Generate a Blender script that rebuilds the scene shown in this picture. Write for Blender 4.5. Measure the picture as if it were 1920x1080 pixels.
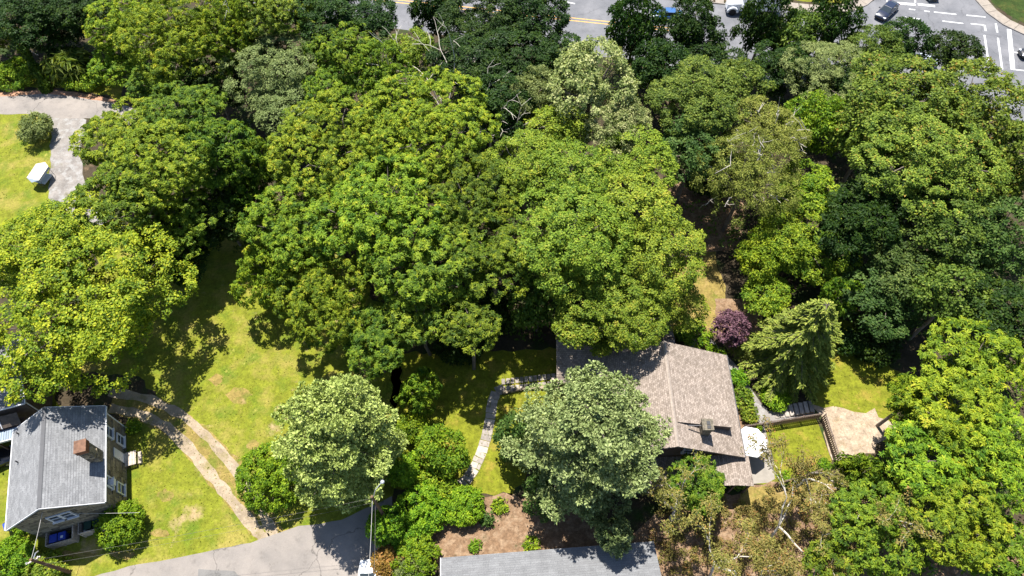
import bpy, math, random
import numpy as np
from mathutils import Vector, Matrix
from mathutils.geometry import tessellate_polygon
R = math.radians
for o in list(bpy.data.objects): bpy.data.objects.remove(o)
scene = bpy.context.scene
col = scene.collection

# ------------------------------------------------------------------ camera, sky, sun, exposure
CAM_H, PITCH, FPX = 65.0, R(58), 1280.0          # drone 65 m up, looking 58 degrees down
cam = bpy.data.cameras.new('camera'); cam.sensor_width = 36; cam.lens = 24; cam.clip_end = 3000
camo = bpy.data.objects.new('camera', cam); col.objects.link(camo)
camo.location = (0, 0, CAM_H); camo.rotation_euler = (R(90) - PITCH, 0, 0)
scene.camera = camo
SUN_EL = R(66); SUN_AZ = math.atan2(-.31, .95)   # measured from +y towards +x
to_sun = Vector((math.sin(SUN_AZ)*math.cos(SUN_EL), math.cos(SUN_AZ)*math.cos(SUN_EL), math.sin(SUN_EL)))
w = bpy.data.worlds.new('World'); scene.world = w; w.use_nodes = True
nt = w.node_tree; bg = nt.nodes['Background']
sky = nt.nodes.new('ShaderNodeTexSky'); sky.sky_type = 'NISHITA'; sky.sun_disc = False
sky.sun_elevation = SUN_EL; sky.sun_rotation = SUN_AZ; sky.altitude = 700
nt.links.new(sky.outputs[0], bg.inputs[0]); bg.inputs[1].default_value = 0.08
sl = bpy.data.lights.new('sun', 'SUN'); sl.energy = 4.6; sl.angle = R(.53); sl.color = (1, .955, .88)
so = bpy.data.objects.new('sun', sl); col.objects.link(so); so.location = (0, 0, 120)
so.rotation_euler = (-to_sun).to_track_quat('-Z', 'Y').to_euler()
vs = scene.view_settings; vs.view_transform = 'Standard'; vs.look = 'None'; vs.exposure = 1.3; vs.gamma = 1

# ------------------------------------------------------------------ helpers
def ray(px, py):
    u = (px - 960)/FPX; v = (540 - py)/FPX
    return Vector((u, math.cos(PITCH) + v*math.sin(PITCH), -math.sin(PITCH) + v*math.cos(PITCH)))
def G(px, py, h=0.0):                              # survey: the place at height h seen at this photo position
    d = ray(px, py); t = (h - CAM_H)/d.z
    return Vector((d.x*t, d.y*t, h))
def link(o, parent=None):
    col.objects.link(o)
    if parent is not None: o.parent = parent
    return o
def tag(o, label=None, cat=None, group=None, kind=None):
    if label: o['label'] = label
    if cat: o['category'] = cat
    if group: o['group'] = group
    if kind: o['kind'] = kind
    return o
def empty(name, loc=(0, 0, 0), rz=0.0, label=None, cat=None, group=None):
    o = bpy.data.objects.new(name, None); o.empty_display_size = .3
    o.location = loc; o.rotation_euler = (0, 0, rz); link(o)
    return tag(o, label, cat, group)
class MB:
    def __init__(s): s.v = []; s.f = []
    def box(s, x0, y0, z0, x1, y1, z1):
        n = len(s.v)
        s.v += [(x0,y0,z0),(x1,y0,z0),(x1,y1,z0),(x0,y1,z0),(x0,y0,z1),(x1,y0,z1),(x1,y1,z1),(x0,y1,z1)]
        s.f += [tuple(n+i for i in q) for q in ((0,3,2,1),(4,5,6,7),(0,1,5,4),(1,2,6,5),(2,3,7,6),(3,0,4,7))]
        return s
    def cbox(s, c, size, rz=0.0, tilt=None):
        n = len(s.v); m = Matrix.Rotation(rz, 3, 'Z')
        if tilt is not None: m = m @ tilt
        for dz in (-.5, .5):
            for dx, dy in ((-.5,-.5),(.5,-.5),(.5,.5),(-.5,.5)):
                p = Vector(c) + m @ Vector((dx*size[0], dy*size[1], dz*size[2])); s.v.append(tuple(p))
        s.f += [tuple(n+i for i in q) for q in ((0,3,2,1),(4,5,6,7),(0,1,5,4),(1,2,6,5),(2,3,7,6),(3,0,4,7))]
        return s
    def poly(s, pts):
        n = len(s.v); s.v += [tuple(p) for p in pts]; s.f.append(tuple(range(n, n+len(pts)))); return s
    def slab(s, pts, th):                            # a polygon given thickness downwards
        n = len(s.v); k = len(pts)
        s.v += [tuple(p) for p in pts] + [(p[0], p[1], p[2]-th) for p in pts]
        s.f.append(tuple(range(n, n+k))); s.f.append(tuple(reversed(range(n+k, n+2*k))))
        for i in range(k):
            j = (i+1) % k; s.f.append((n+j, n+i, n+k+i, n+k+j))
        return s
    def tube(s, pts, rad, seg=6, cap=True):
        pts = [Vector(p) for p in pts]; n = len(s.v)
        if not hasattr(rad, '__len__'): rad = [rad]*len(pts)
        for i, p in enumerate(pts):
            d = (pts[min(i+1, len(pts)-1)] - pts[max(i-1, 0)]).normalized()
            a = d.cross(Vector((0, 0, 1)) if abs(d.z) < .9 else Vector((1, 0, 0))).normalized(); b = d.cross(a)
            for k in range(seg):
                t = 2*math.pi*k/seg; s.v.append(tuple(p + (a*math.cos(t) + b*math.sin(t))*rad[i]))
        for i in range(len(pts)-1):
            for k in range(seg):
                k2 = (k+1) % seg; s.f.append((n+i*seg+k, n+i*seg+k2, n+(i+1)*seg+k2, n+(i+1)*seg+k))
        if cap:
            s.f.append(tuple(n+k for k in reversed(range(seg)))); e = n+(len(pts)-1)*seg
            s.f.append(tuple(e+k for k in range(seg)))
        return s
    def lathe(s, prof, seg=16, c=(0, 0, 0)):
        n = len(s.v)
        for r, z in prof:
            for k in range(seg):
                t = 2*math.pi*k/seg; s.v.append((c[0]+r*math.cos(t), c[1]+r*math.sin(t), c[2]+z))
        for i in range(len(prof)-1):
            for k in range(seg):
                k2 = (k+1) % seg; s.f.append((n+i*seg+k, n+i*seg+k2, n+(i+1)*seg+k2, n+(i+1)*seg+k))
        s.f.append(tuple(n+k for k in reversed(range(seg)))); e = n+(len(prof)-1)*seg
        s.f.append(tuple(e+k for k in range(seg)))
        return s
    def mesh(s, name, mat):
        me = bpy.data.meshes.new(name); me.from_pydata(s.v, [], s.f); me.materials.append(mat); me.update(); return me
    def build(s, name, mat, parent=None, smooth=False, bevel=0, loc=None, rz=0):
        o = bpy.data.objects.new(name, s.mesh(name, mat)); link(o, parent)
        if smooth:
            for p in o.data.polygons: p.use_smooth = True
        if bevel:
            b = o.modifiers.new('bevel', 'BEVEL'); b.width = bevel; b.segments = 2; b.limit_method = 'ANGLE'
        if loc is not None: o.location = loc
        o.rotation_euler.z = rz
        return o

# ------------------------------------------------------------------ materials
def newmat(name):
    m = bpy.data.materials.new(name); m.use_nodes = True
    return m, m.node_tree, m.node_tree.nodes['Principled BSDF']
def ramp(t, stops):
    r = t.nodes.new('ShaderNodeValToRGB'); e = r.color_ramp.elements
    while len(e) < len(stops): e.new(.5)
    for x, (p, c) in zip(e, stops): x.position = p; x.color = (*c, 1)
    return r
def noise(t, co, scale, detail=4, rough=.55):
    n = t.nodes.new('ShaderNodeTexNoise'); n.inputs['Scale'].default_value = scale
    n.inputs['Detail'].default_value = detail; n.inputs['Roughness'].default_value = rough
    t.links.new(co, n.inputs['Vector']); return n.outputs['Fac']
def mixc(t, fac, a, b, mode='MIX'):
    m = t.nodes.new('ShaderNodeMix'); m.data_type = 'RGBA'; m.blend_type = mode
    for sock, val in ((m.inputs[0], fac), (m.inputs[6], a), (m.inputs[7], b)):
        if hasattr(val, 'is_output'): t.links.new(val, sock)
        elif isinstance(val, (int, float)): sock.default_value = val
        else: sock.default_value = (*val, 1)
    return m.outputs[2]
def texco(t, out='Object'): return t.nodes.new('ShaderNodeTexCoord').outputs[out]
def worldpos(t): return t.nodes.new('ShaderNodeNewGeometry').outputs['Position']
def bump(t, h, strength, dist, bs):
    b = t.nodes.new('ShaderNodeBump'); b.inputs['Strength'].default_value = strength; b.inputs['Distance'].default_value = dist
    t.links.new(h, b.inputs['Height']); t.links.new(b.outputs[0], bs.inputs['Normal'])
def plain(name, c, rough=.6, metal=0.0, var=.18, scale=6.0, spec=.4, per_object=0.0):
    m, t, b = newmat(name); co = worldpos(t)
    n = noise(t, co, scale)
    lo = tuple(x*(1-var) for x in c); hi = tuple(min(1, x*(1+var)) for x in c)
    r = ramp(t, [(.3, lo), (.7, hi)]); t.links.new(n, r.inputs[0]); out = r.outputs[0]
    if per_object:
        oi = t.nodes.new('ShaderNodeObjectInfo')
        rr = ramp(t, [(0, (1-per_object,)*3), (1, (1+per_object,)*3)]); t.links.new(oi.outputs['Random'], rr.inputs[0])
        out = mixc(t, 1.0, out, rr.outputs[0], 'MULTIPLY')
    t.links.new(out, b.inputs['Base Color']); b.inputs['Roughness'].default_value = rough
    b.inputs['Metallic'].default_value = metal; b.inputs['Specular IOR Level'].default_value = spec
    return m
def patchy(name, cs, scales, rough=.95, bstr=.5, bscale=8., bdist=.08, mid=1.0):
    """several colours mixed by noises of different size; cs: base, second, third.. with thresholds"""
    m, t, b = newmat(name); co = worldpos(t)
    out = None
    for (c, lo, hi), sc in zip(cs, scales):
        if out is None:
            n = noise(t, co, sc, 5); r = ramp(t, [(.3, tuple(x*.7 for x in c)), (.7, tuple(x*1.25 for x in c))])
            t.links.new(n, r.inputs[0]); out = r.outputs[0]; continue
        n = noise(t, co, sc, 6, .62)
        f = t.nodes.new('ShaderNodeMapRange'); f.inputs[1].default_value = lo; f.inputs[2].default_value = hi
        t.links.new(n, f.inputs[0]); out = mixc(t, f.outputs[0], out, c)
    fine = noise(t, co, 22, 3, .7); fr = ramp(t, [(.3, (.62,)*3), (.72, (1.3,)*3)]); t.links.new(fine, fr.inputs[0])
    out = mixc(t, 1.0, out, fr.outputs[0], 'MULTIPLY')
    md = noise(t, co, 4.5, 5, .65); mr_ = ramp(t, [(.32, (1-.26*mid,)*3), (.68, (1+.24*mid,)*3)]); t.links.new(md, mr_.inputs[0]); out = mixc(t, 1.0, out, mr_.outputs[0], 'MULTIPLY')
    t.links.new(out, b.inputs['Base Color']); b.inputs['Roughness'].default_value = rough
    b.inputs['Specular IOR Level'].default_value = .15
    bump(t, noise(t, co, bscale, 6, .7), bstr, bdist, b)
    return m
M = {}
M['floor'] = patchy('forest_floor', [((.055,.042,.026),0,0),((.03,.05,.012),.5,.62),((.13,.09,.055),.58,.7)], [.6,.35,.5])
M['lawn'] = patchy('lawn_grass', [((.158,.173,.016),0,0),((.25,.21,.05),.48,.66),((.085,.135,.011),.50,.68),((.31,.23,.12),.61,.71),((.27,.25,.05),.6,.75)], [1.3,.33,.45,.28,.9])
M['lawn_green'] = patchy('green_lawn_grass', [((0.151,0.165,0.013),0,0),((0.252,0.198,0.034),.52,.68),((0.378,0.242,0.081),.66,.76)], [1.6,.6,.7])
M['lawn_dry'] = patchy('dry_grass', [((0.224,0.168,0.050),0,0),((0.131,0.141,0.023),.5,.62),((0.299,0.216,0.092),.56,.7)], [1.4,.5,.8])
M['lawn_shade_tone'] = patchy('shade_toned_verge_grass', [((0.030,0.051,0.010),0,0),((0.072,0.072,0.018),.52,.68)], [1.2,.4])  # junction corner grass, colour darkened to stand for shade lying on it
M['mulch'] = patchy('bark_mulch', [((0.194,0.122,0.072),0,0),((0.269,0.186,0.119),.48,.62),((0.075,0.065,0.030),.6,.7)], [2.5,1.4,.6], bstr=.8)
M['sand'] = patchy('pale_sandy_soil', [((0.340,0.266,0.192),0,0),((0.266,0.200,0.126),.52,.66),((0.414,0.348,0.274),.55,.7)], [1.2,.7,1.1])
M['gravel'] = patchy('pale_gravel', [((0.220,0.201,0.185),0,0),((0.278,0.269,0.258),.5,.62),((0.139,0.128,0.086),.6,.72)], [.8,1.1,.4], bscale=16, bstr=.25, bdist=.03, mid=.3)
M['rut'] = patchy('dirt_track', [((.285,.225,.155),0,0),((.34,.28,.205),.5,.64),((.20,.17,.06),.56,.72)], [.8,1.1,.5], bscale=14, bstr=.25, bdist=.03, mid=.35)
M['redsoil'] = patchy('red_clay_edge', [((.34,.19,.12),0,0),((.27,.17,.09),.5,.65)], [1.5,.7])
def asphalt(name, c, tint, crack=.5):
    m, t, b = newmat(name); co = worldpos(t)
    n = noise(t, co, .28, 6); r = ramp(t, [(.32, tuple(x*.78 for x in c)), (.68, tint)]); t.links.new(n, r.inputs[0])
    f = noise(t, co, 30, 3, .8); fr = ramp(t, [(.3, (.8,)*3), (.7, (1.15,)*3)]); t.links.new(f, fr.inputs[0])
    out = mixc(t, 1.0, r.outputs[0], fr.outputs[0], 'MULTIPLY')
    st_ = noise(t, co, 1.1, 7, .7); sr_ = ramp(t, [(.28, (.72,)*3), (.45, (1,)*3), (.72, (1.08,)*3)]); t.links.new(st_, sr_.inputs[0]); out = mixc(t, 1.0, out, sr_.outputs[0], 'MULTIPLY')
    wv = t.nodes.new('ShaderNodeTexVoronoi'); wv.feature = 'DISTANCE_TO_EDGE'; wv.inputs['Scale'].default_value = .16
    nz = t.nodes.new('ShaderNodeTexNoise'); nz.inputs['Scale'].default_value = .5; nz.inputs['Detail'].default_value = 5
    t.links.new(co, nz.inputs['Vector'])
    ad = t.nodes.new('ShaderNodeVectorMath'); ad.operation = 'MULTIPLY_ADD'; ad.inputs[1].default_value = (4, 4, 0)
    t.links.new(nz.outputs['Color'], ad.inputs[0]); t.links.new(co, ad.inputs[2]); t.links.new(ad.outputs[0], wv.inputs['Vector'])
    cr = ramp(t, [(0, (1-crack,)*3), (.012, (1, 1, 1))]); t.links.new(wv.outputs['Distance'], cr.inputs[0])
    out = mixc(t, 1.0, out, cr.outputs[0], 'MULTIPLY')
    t.links.new(out, b.inputs['Base Color']); b.inputs['Roughness'].default_value = .88; b.inputs['Specular IOR Level'].default_value = .25
    bump(t, noise(t, co, 45, 3), .3, .01, b); return m
M['road_old'] = asphalt('sun_bleached_asphalt', (0.215,0.196,0.181), (0.259,0.229,0.204))
M['road_main'] = asphalt('grey_asphalt', (0.137,0.141,0.155), (0.167,0.167,0.178), .25)
M['road_dark'] = asphalt('asphalt_patch', (0.163,0.155,0.148), (0.185,0.178,0.170), .3)
M['concrete'] = plain('concrete', (0.237,0.204,0.169), .9, var=.16, scale=2.)
M['kerb'] = plain('kerb_concrete', (0.226,0.201,0.176), .9, var=.2, scale=1.5)
M['patio'] = plain('pale_patio_concrete', (0.237,0.214,0.184), .85, var=.12, scale=2.)
M['white_paint'] = plain('road_white', (0.527,0.527,0.527), .7, var=.25, scale=4.)
M['yellow_paint'] = plain('road_yellow', (.55,.30,.06), .7, var=.25, scale=3.)
M['slab'] = plain('flagstone', (0.274,0.241,0.209), .85, var=.2, scale=4., per_object=.4)
M['stone'] = plain('brown_fieldstone', (.20,.165,.115), .9, var=.3, scale=5., per_object=.45)
M['mortar'] = plain('wall_mortar', (.15,.13,.10), .95, var=.2, scale=3.)
M['trim'] = plain('white_trim', (0.612,0.612,0.629), .5, var=.05)
M['glass'] = plain('window_glass', (.03,.04,.05), .08, var=.1, spec=.6)
M['wood'] = plain('weathered_timber', (0.429,0.364,0.299), .85, var=.3, scale=7., per_object=.25)
M['dark_wood'] = plain('dark_brown_timber', (0.112,0.068,0.053), .7, var=.3, scale=6., per_object=.2)
M['brown_wood'] = plain('brown_siding', (.10,.075,.06), .85, var=.3, scale=3.)
M['pole'] = plain('utility_pole_wood', (.13,.075,.045), .9, var=.3, scale=4.)
M['metal'] = plain('galvanised_metal', (.45,.46,.48), .4, .6, var=.1)
M['steel_dark'] = plain('dark_metal', (.05,.05,.055), .5, .3, var=.1)
M['cable'] = plain('cable_sheath', (0.385,0.371,0.350), .5, var=.1)
M['cable_dark'] = plain('dark_cable_sheath', (.12,.11,.10), .6, var=.1)
M['blue_plastic'] = plain('blue_plastic', (.012,.04,.30), .4, var=.12)
M['green_plastic'] = plain('green_plastic', (.012,.05,.035), .4, var=.12)
M['white_fabric'] = plain('white_fabric', (.70,.70,.69), .8, var=.03)
M['cream_fabric'] = plain('cream_fabric', (0.561,0.510,0.442), .85, var=.06, scale=2.)
M['grey_fabric'] = plain('blue_grey_fabric', (.34,.40,.46), .85, var=.06)
M['red_plastic'] = plain('red_plastic', (.55,.02,.015), .4, var=.1)
M['black_plastic'] = plain('black_plastic', (.02,.02,.022), .4, var=.1)
M['bark'] = plain('tree_bark', (.17,.14,.115), .95, var=.35, scale=3.)
M['pale_bark'] = plain('bleached_bark', (.44,.40,.34), .9, var=.25, scale=3.)
M['tyre'] = plain('tyre_rubber', (.015,.015,.016), .8, var=.1)
M['rim'] = plain('alloy_rim', (.4,.4,.42), .35, .7, var=.05)
M['lamp_glass'] = plain('headlamp_glass', (.75,.77,.8), .1, var=.03, spec=.7)
M['tail_red'] = plain('tail_lamp_red', (.4,.01,.01), .2, var=.05)
M['deck_blue'] = plain('blue_grey_deck', (.20,.25,.31), .6, var=.12, scale=2., per_object=.15)
def paint(name, c):
    m, t, b = newmat(name); b.inputs['Base Color'].default_value = (*c, 1); b.inputs['Roughness'].default_value = .28
    b.inputs['Coat Weight'].default_value = .6; b.inputs['Coat Roughness'].default_value = .05; return m
M['car_navy'] = paint('navy_car_paint', (.012,.016,.035)); M['car_white'] = paint('white_car_paint', (.72,.74,.77))
M['car_blue'] = paint('blue_car_paint', (.03,.10,.26)); M['car_silver'] = paint('silver_car_paint', (.42,.47,.52))
M['car_black'] = paint('black_car_paint', (.012,.012,.014))
def shingle(name, c1, c2, mortar, bw=.34, bh=.15, wear=.3):
    m, t, b = newmat(name); uv = texco(t, 'UV')
    br = t.nodes.new('ShaderNodeTexBrick'); br.inputs['Scale'].default_value = 1
    br.inputs['Brick Width'].default_value = bw; br.inputs['Row Height'].default_value = bh; br.inputs['Mortar Size'].default_value = .012
    br.inputs['Color1'].default_value = (*c1, 1); br.inputs['Color2'].default_value = (*c2, 1); br.inputs['Mortar'].default_value = (*mortar, 1)
    br.inputs['Bias'].default_value = 0.0; t.links.new(uv, br.inputs['Vector'])
    n = noise(t, uv, 1.2, 6); r = ramp(t, [(.3, (1-wear,)*3), (.7, (1+wear*.6,)*3)]); t.links.new(n, r.inputs[0])
    out = mixc(t, 1.0, br.outputs['Color'], r.outputs[0], 'MULTIPLY')
    g = noise(t, uv, 11, 3, .7); gr = ramp(t, [(.35, (.8,)*3), (.65, (1.2,)*3)]); t.links.new(g, gr.inputs[0])
    out = mixc(t, 1.0, out, gr.outputs[0], 'MULTIPLY')
    t.links.new(out, b.inputs['Base Color']); b.inputs['Roughness'].default_value = .9; b.inputs['Specular IOR Level'].default_value = .2
    return m
M['shingle_grey'] = shingle('grey_shingle', (0.164,0.167,0.173), (0.218,0.221,0.227), (0.121,0.121,0.127), .5, .2, .16)
M['shingle_brown'] = shingle('brown_shingle', (.185,.15,.123), (.31,.258,.22), (.10,.08,.065), .26, .19, .16)
M['shingle_pale'] = shingle('pale_grey_shingle', (0.149,0.151,0.156), (0.178,0.181,0.186), (0.119,0.119,0.124), .9, .2, .15)
M['brick'] = shingle('orange_brick', (.36,.15,.07), (.46,.22,.11), (.32,.27,.2), .2, .075, .2)
M['chimney_stone'] = plain('chimney_stone', (0.132,0.114,0.084), .95, var=.5, scale=5.)

def leafmat(name, stops, trans=.28, rough=.55):
    m, t, b = newmat(name)
    at = t.nodes.new('ShaderNodeAttribute'); at.attribute_name = 'tint'
    r0 = ramp(t, stops); t.links.new(at.outputs['Fac'], r0.inputs[0])
    oi = t.nodes.new('ShaderNodeObjectInfo'); hs = t.nodes.new('ShaderNodeHueSaturation')
    for sock, lo, hi in (('Hue', .485, .515), ('Value', .84, 1.14)):
        mr = t.nodes.new('ShaderNodeMapRange'); mr.inputs[3].default_value = lo; mr.inputs[4].default_value = hi
        if sock == 'Value':
            fr = t.nodes.new('ShaderNodeMath'); fr.operation = 'FRACT'; mu = t.nodes.new('ShaderNodeMath'); mu.operation = 'MULTIPLY'; mu.inputs[1].default_value = 7.3
            t.links.new(oi.outputs['Random'], mu.inputs[0]); t.links.new(mu.outputs[0], fr.inputs[0]); t.links.new(fr.outputs[0], mr.inputs[0])
        else: t.links.new(oi.outputs['Random'], mr.inputs[0])
        t.links.new(mr.outputs[0], hs.inputs[sock])
    t.links.new(r0.outputs[0], hs.inputs['Color']); hs.inputs['Saturation'].default_value = .98; r = hs
    t.links.new(r.outputs[0], b.inputs['Base Color']); b.inputs['Roughness'].default_value = rough
    b.inputs['Specular IOR Level'].default_value = .14
    tr = t.nodes.new('ShaderNodeBsdfTranslucent')
    c = mixc(t, 1.0, r.outputs[0], (1.25, 1.2, .5), 'MULTIPLY'); t.links.new(c, tr.inputs[0])
    mx = t.nodes.new('ShaderNodeMixShader'); mx.inputs[0].default_value = trans
    t.links.new(b.outputs[0], mx.inputs[1]); t.links.new(tr.outputs[0], mx.inputs[2])
    t.links.new(mx.outputs[0], t.nodes['Material Output'].inputs[0]); return m
#              stops, leaf length, width ratio, mode, puff radius, cover, flatten
ST = {
 'yellow': (leafmat('yellow_green_leaf', [(0,(0.054,0.105,0.004)),(.5,(0.205,0.253,0.008)),(1,(0.389,0.380,0.013))]), .22,.7,'leaf',.62,2.3),
 'frond':  (leafmat('bright_frond_leaf', [(0,(0.043,0.099,0.005)),(.5,(0.167,0.249,0.009)),(.95,(0.302,0.360,0.014)),(1,(0.367,0.360,0.020))]), .32,.36,'rosette',.62,1.9),
 'frondmid':(leafmat('green_frond_leaf', [(0,(0.027,0.072,0.005)),(.5,(0.108,0.186,0.009)),(1,(0.243,0.313,0.014))]), .32,.38,'rosette',.65,1.9),
 'oak':    (leafmat('olive_yellow_leaf', [(0,(0.054,0.104,0.007)),(.5,(0.167,0.238,0.014)),(.95,(0.281,0.331,0.025)),(1,(0.335,0.325,0.030))]), .23,.6,'leaf',.6,2.3),
 'cream':  (leafmat('cream_green_leaf', [(0,(0.073,0.109,0.025)),(.5,(0.228,0.274,0.083)),(1,(0.455,0.455,0.207))]), .26,.6,'leaf',.6,2.2),
 'grey':   (leafmat('grey_green_leaf', [(0,(0.081,0.115,0.029)),(.5,(0.162,0.203,0.058)),(1,(0.297,0.338,0.116))]), .24,.5,'leaf',.55,2.2),
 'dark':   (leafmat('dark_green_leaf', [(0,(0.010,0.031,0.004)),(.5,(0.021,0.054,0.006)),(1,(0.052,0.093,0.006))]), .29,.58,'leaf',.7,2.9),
 'mid':    (leafmat('mid_green_leaf', [(0,(0.035,0.072,0.008)),(.5,(0.093,0.152,0.017)),(1,(0.186,0.243,0.031))]), .27,.6,'leaf',.6,2.3),
 'olive':  (leafmat('olive_leaf', [(0,(0.063,0.080,0.011)),(.5,(0.172,0.202,0.028)),(1,(0.290,0.295,0.055))]), .24,.4,'leaf',.65,1.2),
 'lime':   (leafmat('lime_leaf', [(0,(0.045,0.116,0.005)),(.5,(0.157,0.249,0.009)),(1,(0.297,0.365,0.014))]), .30,.42,'leaf',.6,2.3),
 'mixed':  (leafmat('yellowing_leaf', [(0,(0.037,0.081,0.008)),(.5,(0.132,0.198,0.018)),(.9,(0.245,0.310,0.035)),(.985,(0.294,0.310,0.025)),(1,(0.294,0.207,0.030))]), .30,.6,'leaf',.68,2.5),
 'blue':   (leafmat('blue_green_leaf', [(0,(0.030,0.064,0.011)),(.5,(0.059,0.108,0.019)),(1,(0.128,0.182,0.037))]), .29,.58,'leaf',.65,2.3),
 'pine':   (leafmat('silver_green_needle', [(0,(0.058,0.088,0.022)),(.5,(0.221,0.273,0.092)),(1,(0.403,0.453,0.185))],.12), .24,.34,'rosette',.55,2.5),
 'silver': (leafmat('pale_silver_needle', [(0,(0.073,0.113,0.017)),(.5,(0.262,0.346,0.082)),(1,(0.440,0.527,0.163))],.12), .24,.36,'rosette',.55,2.5),
 'purple': (leafmat('purple_leaf', [(0,(0.034,0.013,0.022)),(.5,(0.086,0.039,0.055)),(1,(0.172,0.088,0.110))],.15), .26,.6,'leaf',.45,3.),
 'conifer':(leafmat('olive_needle', [(0,(0.060,0.093,0.010)),(.5,(0.185,0.233,0.030)),(1,(0.371,0.377,0.067))],.12), .34,.25,'leaf',.5,2.6),
 'bush':   (leafmat('bush_leaf', [(0,(0.045,0.116,0.004)),(.5,(0.140,0.246,0.006)),(1,(0.251,0.349,0.008))]), .20,.6,'leaf',.4,3.),
 'flower': (leafmat('orange_flower_leaf', [(0,(0.120,0.096,0.010)),(.5,(0.240,0.160,0.024)),(1,(0.338,0.192,0.048))]), .22,.6,'leaf',.45,2.6),
 'palm':   (leafmat('long_frond_leaf', [(0,(0.060,0.120,0.013)),(.5,(0.144,0.204,0.033)),(1,(0.240,0.288,0.066))]), 1.3,.14,'rosette',.9,1.6),
 'ivy':    (leafmat('ivy_leaf', [(0,(0.024,0.060,0.006)),(.5,(0.060,0.114,0.008)),(1,(0.132,0.192,0.012))]), .22,.8,'leaf',.3,3.),
 'sparse': (leafmat('thin_tan_leaf', [(0,(0.110,0.110,0.020)),(.5,(0.209,0.198,0.045)),(.85,(0.308,0.242,0.070)),(1,(0.352,0.187,0.050))]), .20,.45,'leaf',.5,.4),
}
def norm(a): return a/np.maximum(np.linalg.norm(a, axis=-1, keepdims=True), 1e-9)
NTRI = [0]
def leaf_mesh(name, P, Nn, T, L, W, tint, mat, droop=.12):
    """P base points, Nn normals, T axes; one folded diamond per leaf"""
    n = len(P); B = np.cross(Nn, T)
    L = L[:, None]; W = W[:, None]
    v = np.empty((n, 4, 3), np.float32)
    v[:, 0] = P; v[:, 1] = P + T*L*.5 + B*W*.5 + Nn*L*.08; v[:, 2] = P + T*L - Nn*L*droop; v[:, 3] = P + T*L*.5 - B*W*.5 + Nn*L*.08
    base = np.arange(n, dtype=np.int32)[:, None]*4
    idx = np.concatenate([base + np.array([0, 2, 1]), base + np.array([0, 3, 2])], 1).ravel().astype(np.int32)
    me = bpy.data.meshes.new(name)
    me.vertices.add(n*4); me.vertices.foreach_set('co', v.ravel())
    me.loops.add(n*6); me.loops.foreach_set('vertex_index', idx)
    me.polygons.add(n*2); me.polygons.foreach_set('loop_start', np.arange(0, n*6, 3, dtype=np.int32))
    at = me.attributes.new('tint', 'FLOAT', 'FACE'); at.data.foreach_set('value', np.repeat(np.clip(tint, 0, 1), 2).astype(np.float32))
    me.materials.append(mat); me.update(calc_edges=True); NTRI[0] += n*2
    return me
def puffs_to_leaves(rng, C, PR, OUT, style, n_total, size=1.0, flat=.75):
    mat, ll, wr, mode, pr0, cover = style
    k = 7 if mode == 'rosette' else 1
    m = max(1, n_total//k)
    wgt = PR**2; pi = rng.choice(len(C), m, p=wgt/wgt.sum())
    d = norm(rng.normal(size=(m, 3))); d = norm(d + OUT[pi]*.8 + np.array([0, 0, .35]))
    P = C[pi] + d*(PR[pi]*(.6 + .42*rng.random(m)))[:, None]*np.array([1, 1, flat])
    ptint = rng.normal(0, .15, len(C))[pi]
    if mode == 'rosette':
        ax = norm(d*.6 + np.array([0, 0, .6]) + rng.normal(0, .38, (m, 3)))
        t1 = norm(np.cross(ax, rng.normal(size=(m, 3)))); t2 = np.cross(ax, t1)
        a = (np.arange(k)*2*math.pi/k)[None] + rng.uniform(0, 6.28, (m, 1)) + rng.normal(0, .2, (m, k))
        dr = rng.uniform(.0, .55, (m, k))
        T = norm(t1[:, None]*np.cos(a)[..., None] + t2[:, None]*np.sin(a)[..., None] - ax[:, None]*(dr[..., None]-.25) - np.array([0, 0, .18]))
        Nn = norm(ax[:, None] - (ax[:, None]*T).sum(-1, keepdims=True)*T)
        P = np.repeat(P[:, None], k, 1).reshape(-1, 3); T = T.reshape(-1, 3); Nn = Nn.reshape(-1, 3)
        tint = np.repeat(.45 + ptint + rng.normal(0, .18, m), k) + rng.normal(0, .14, m*k)
        droop = .3
    else:
        Nn = norm(d*.75 + np.array([0, 0, .42]) + rng.normal(0, .42, (m, 3)))
        a = d*.8 + rng.normal(0, .7, (m, 3)) - np.array([0, 0, .25]); T = norm(a - (a*Nn).sum(1, keepdims=True)*Nn)
        tint = .45 + ptint + rng.normal(0, .24, m); droop = .12
    n = len(P); L = ll*size*rng.uniform(.7, 1.3, n); W = L*wr*rng.uniform(.8, 1.2, n)
    return P, Nn, T, L, W, tint, droop
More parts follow.
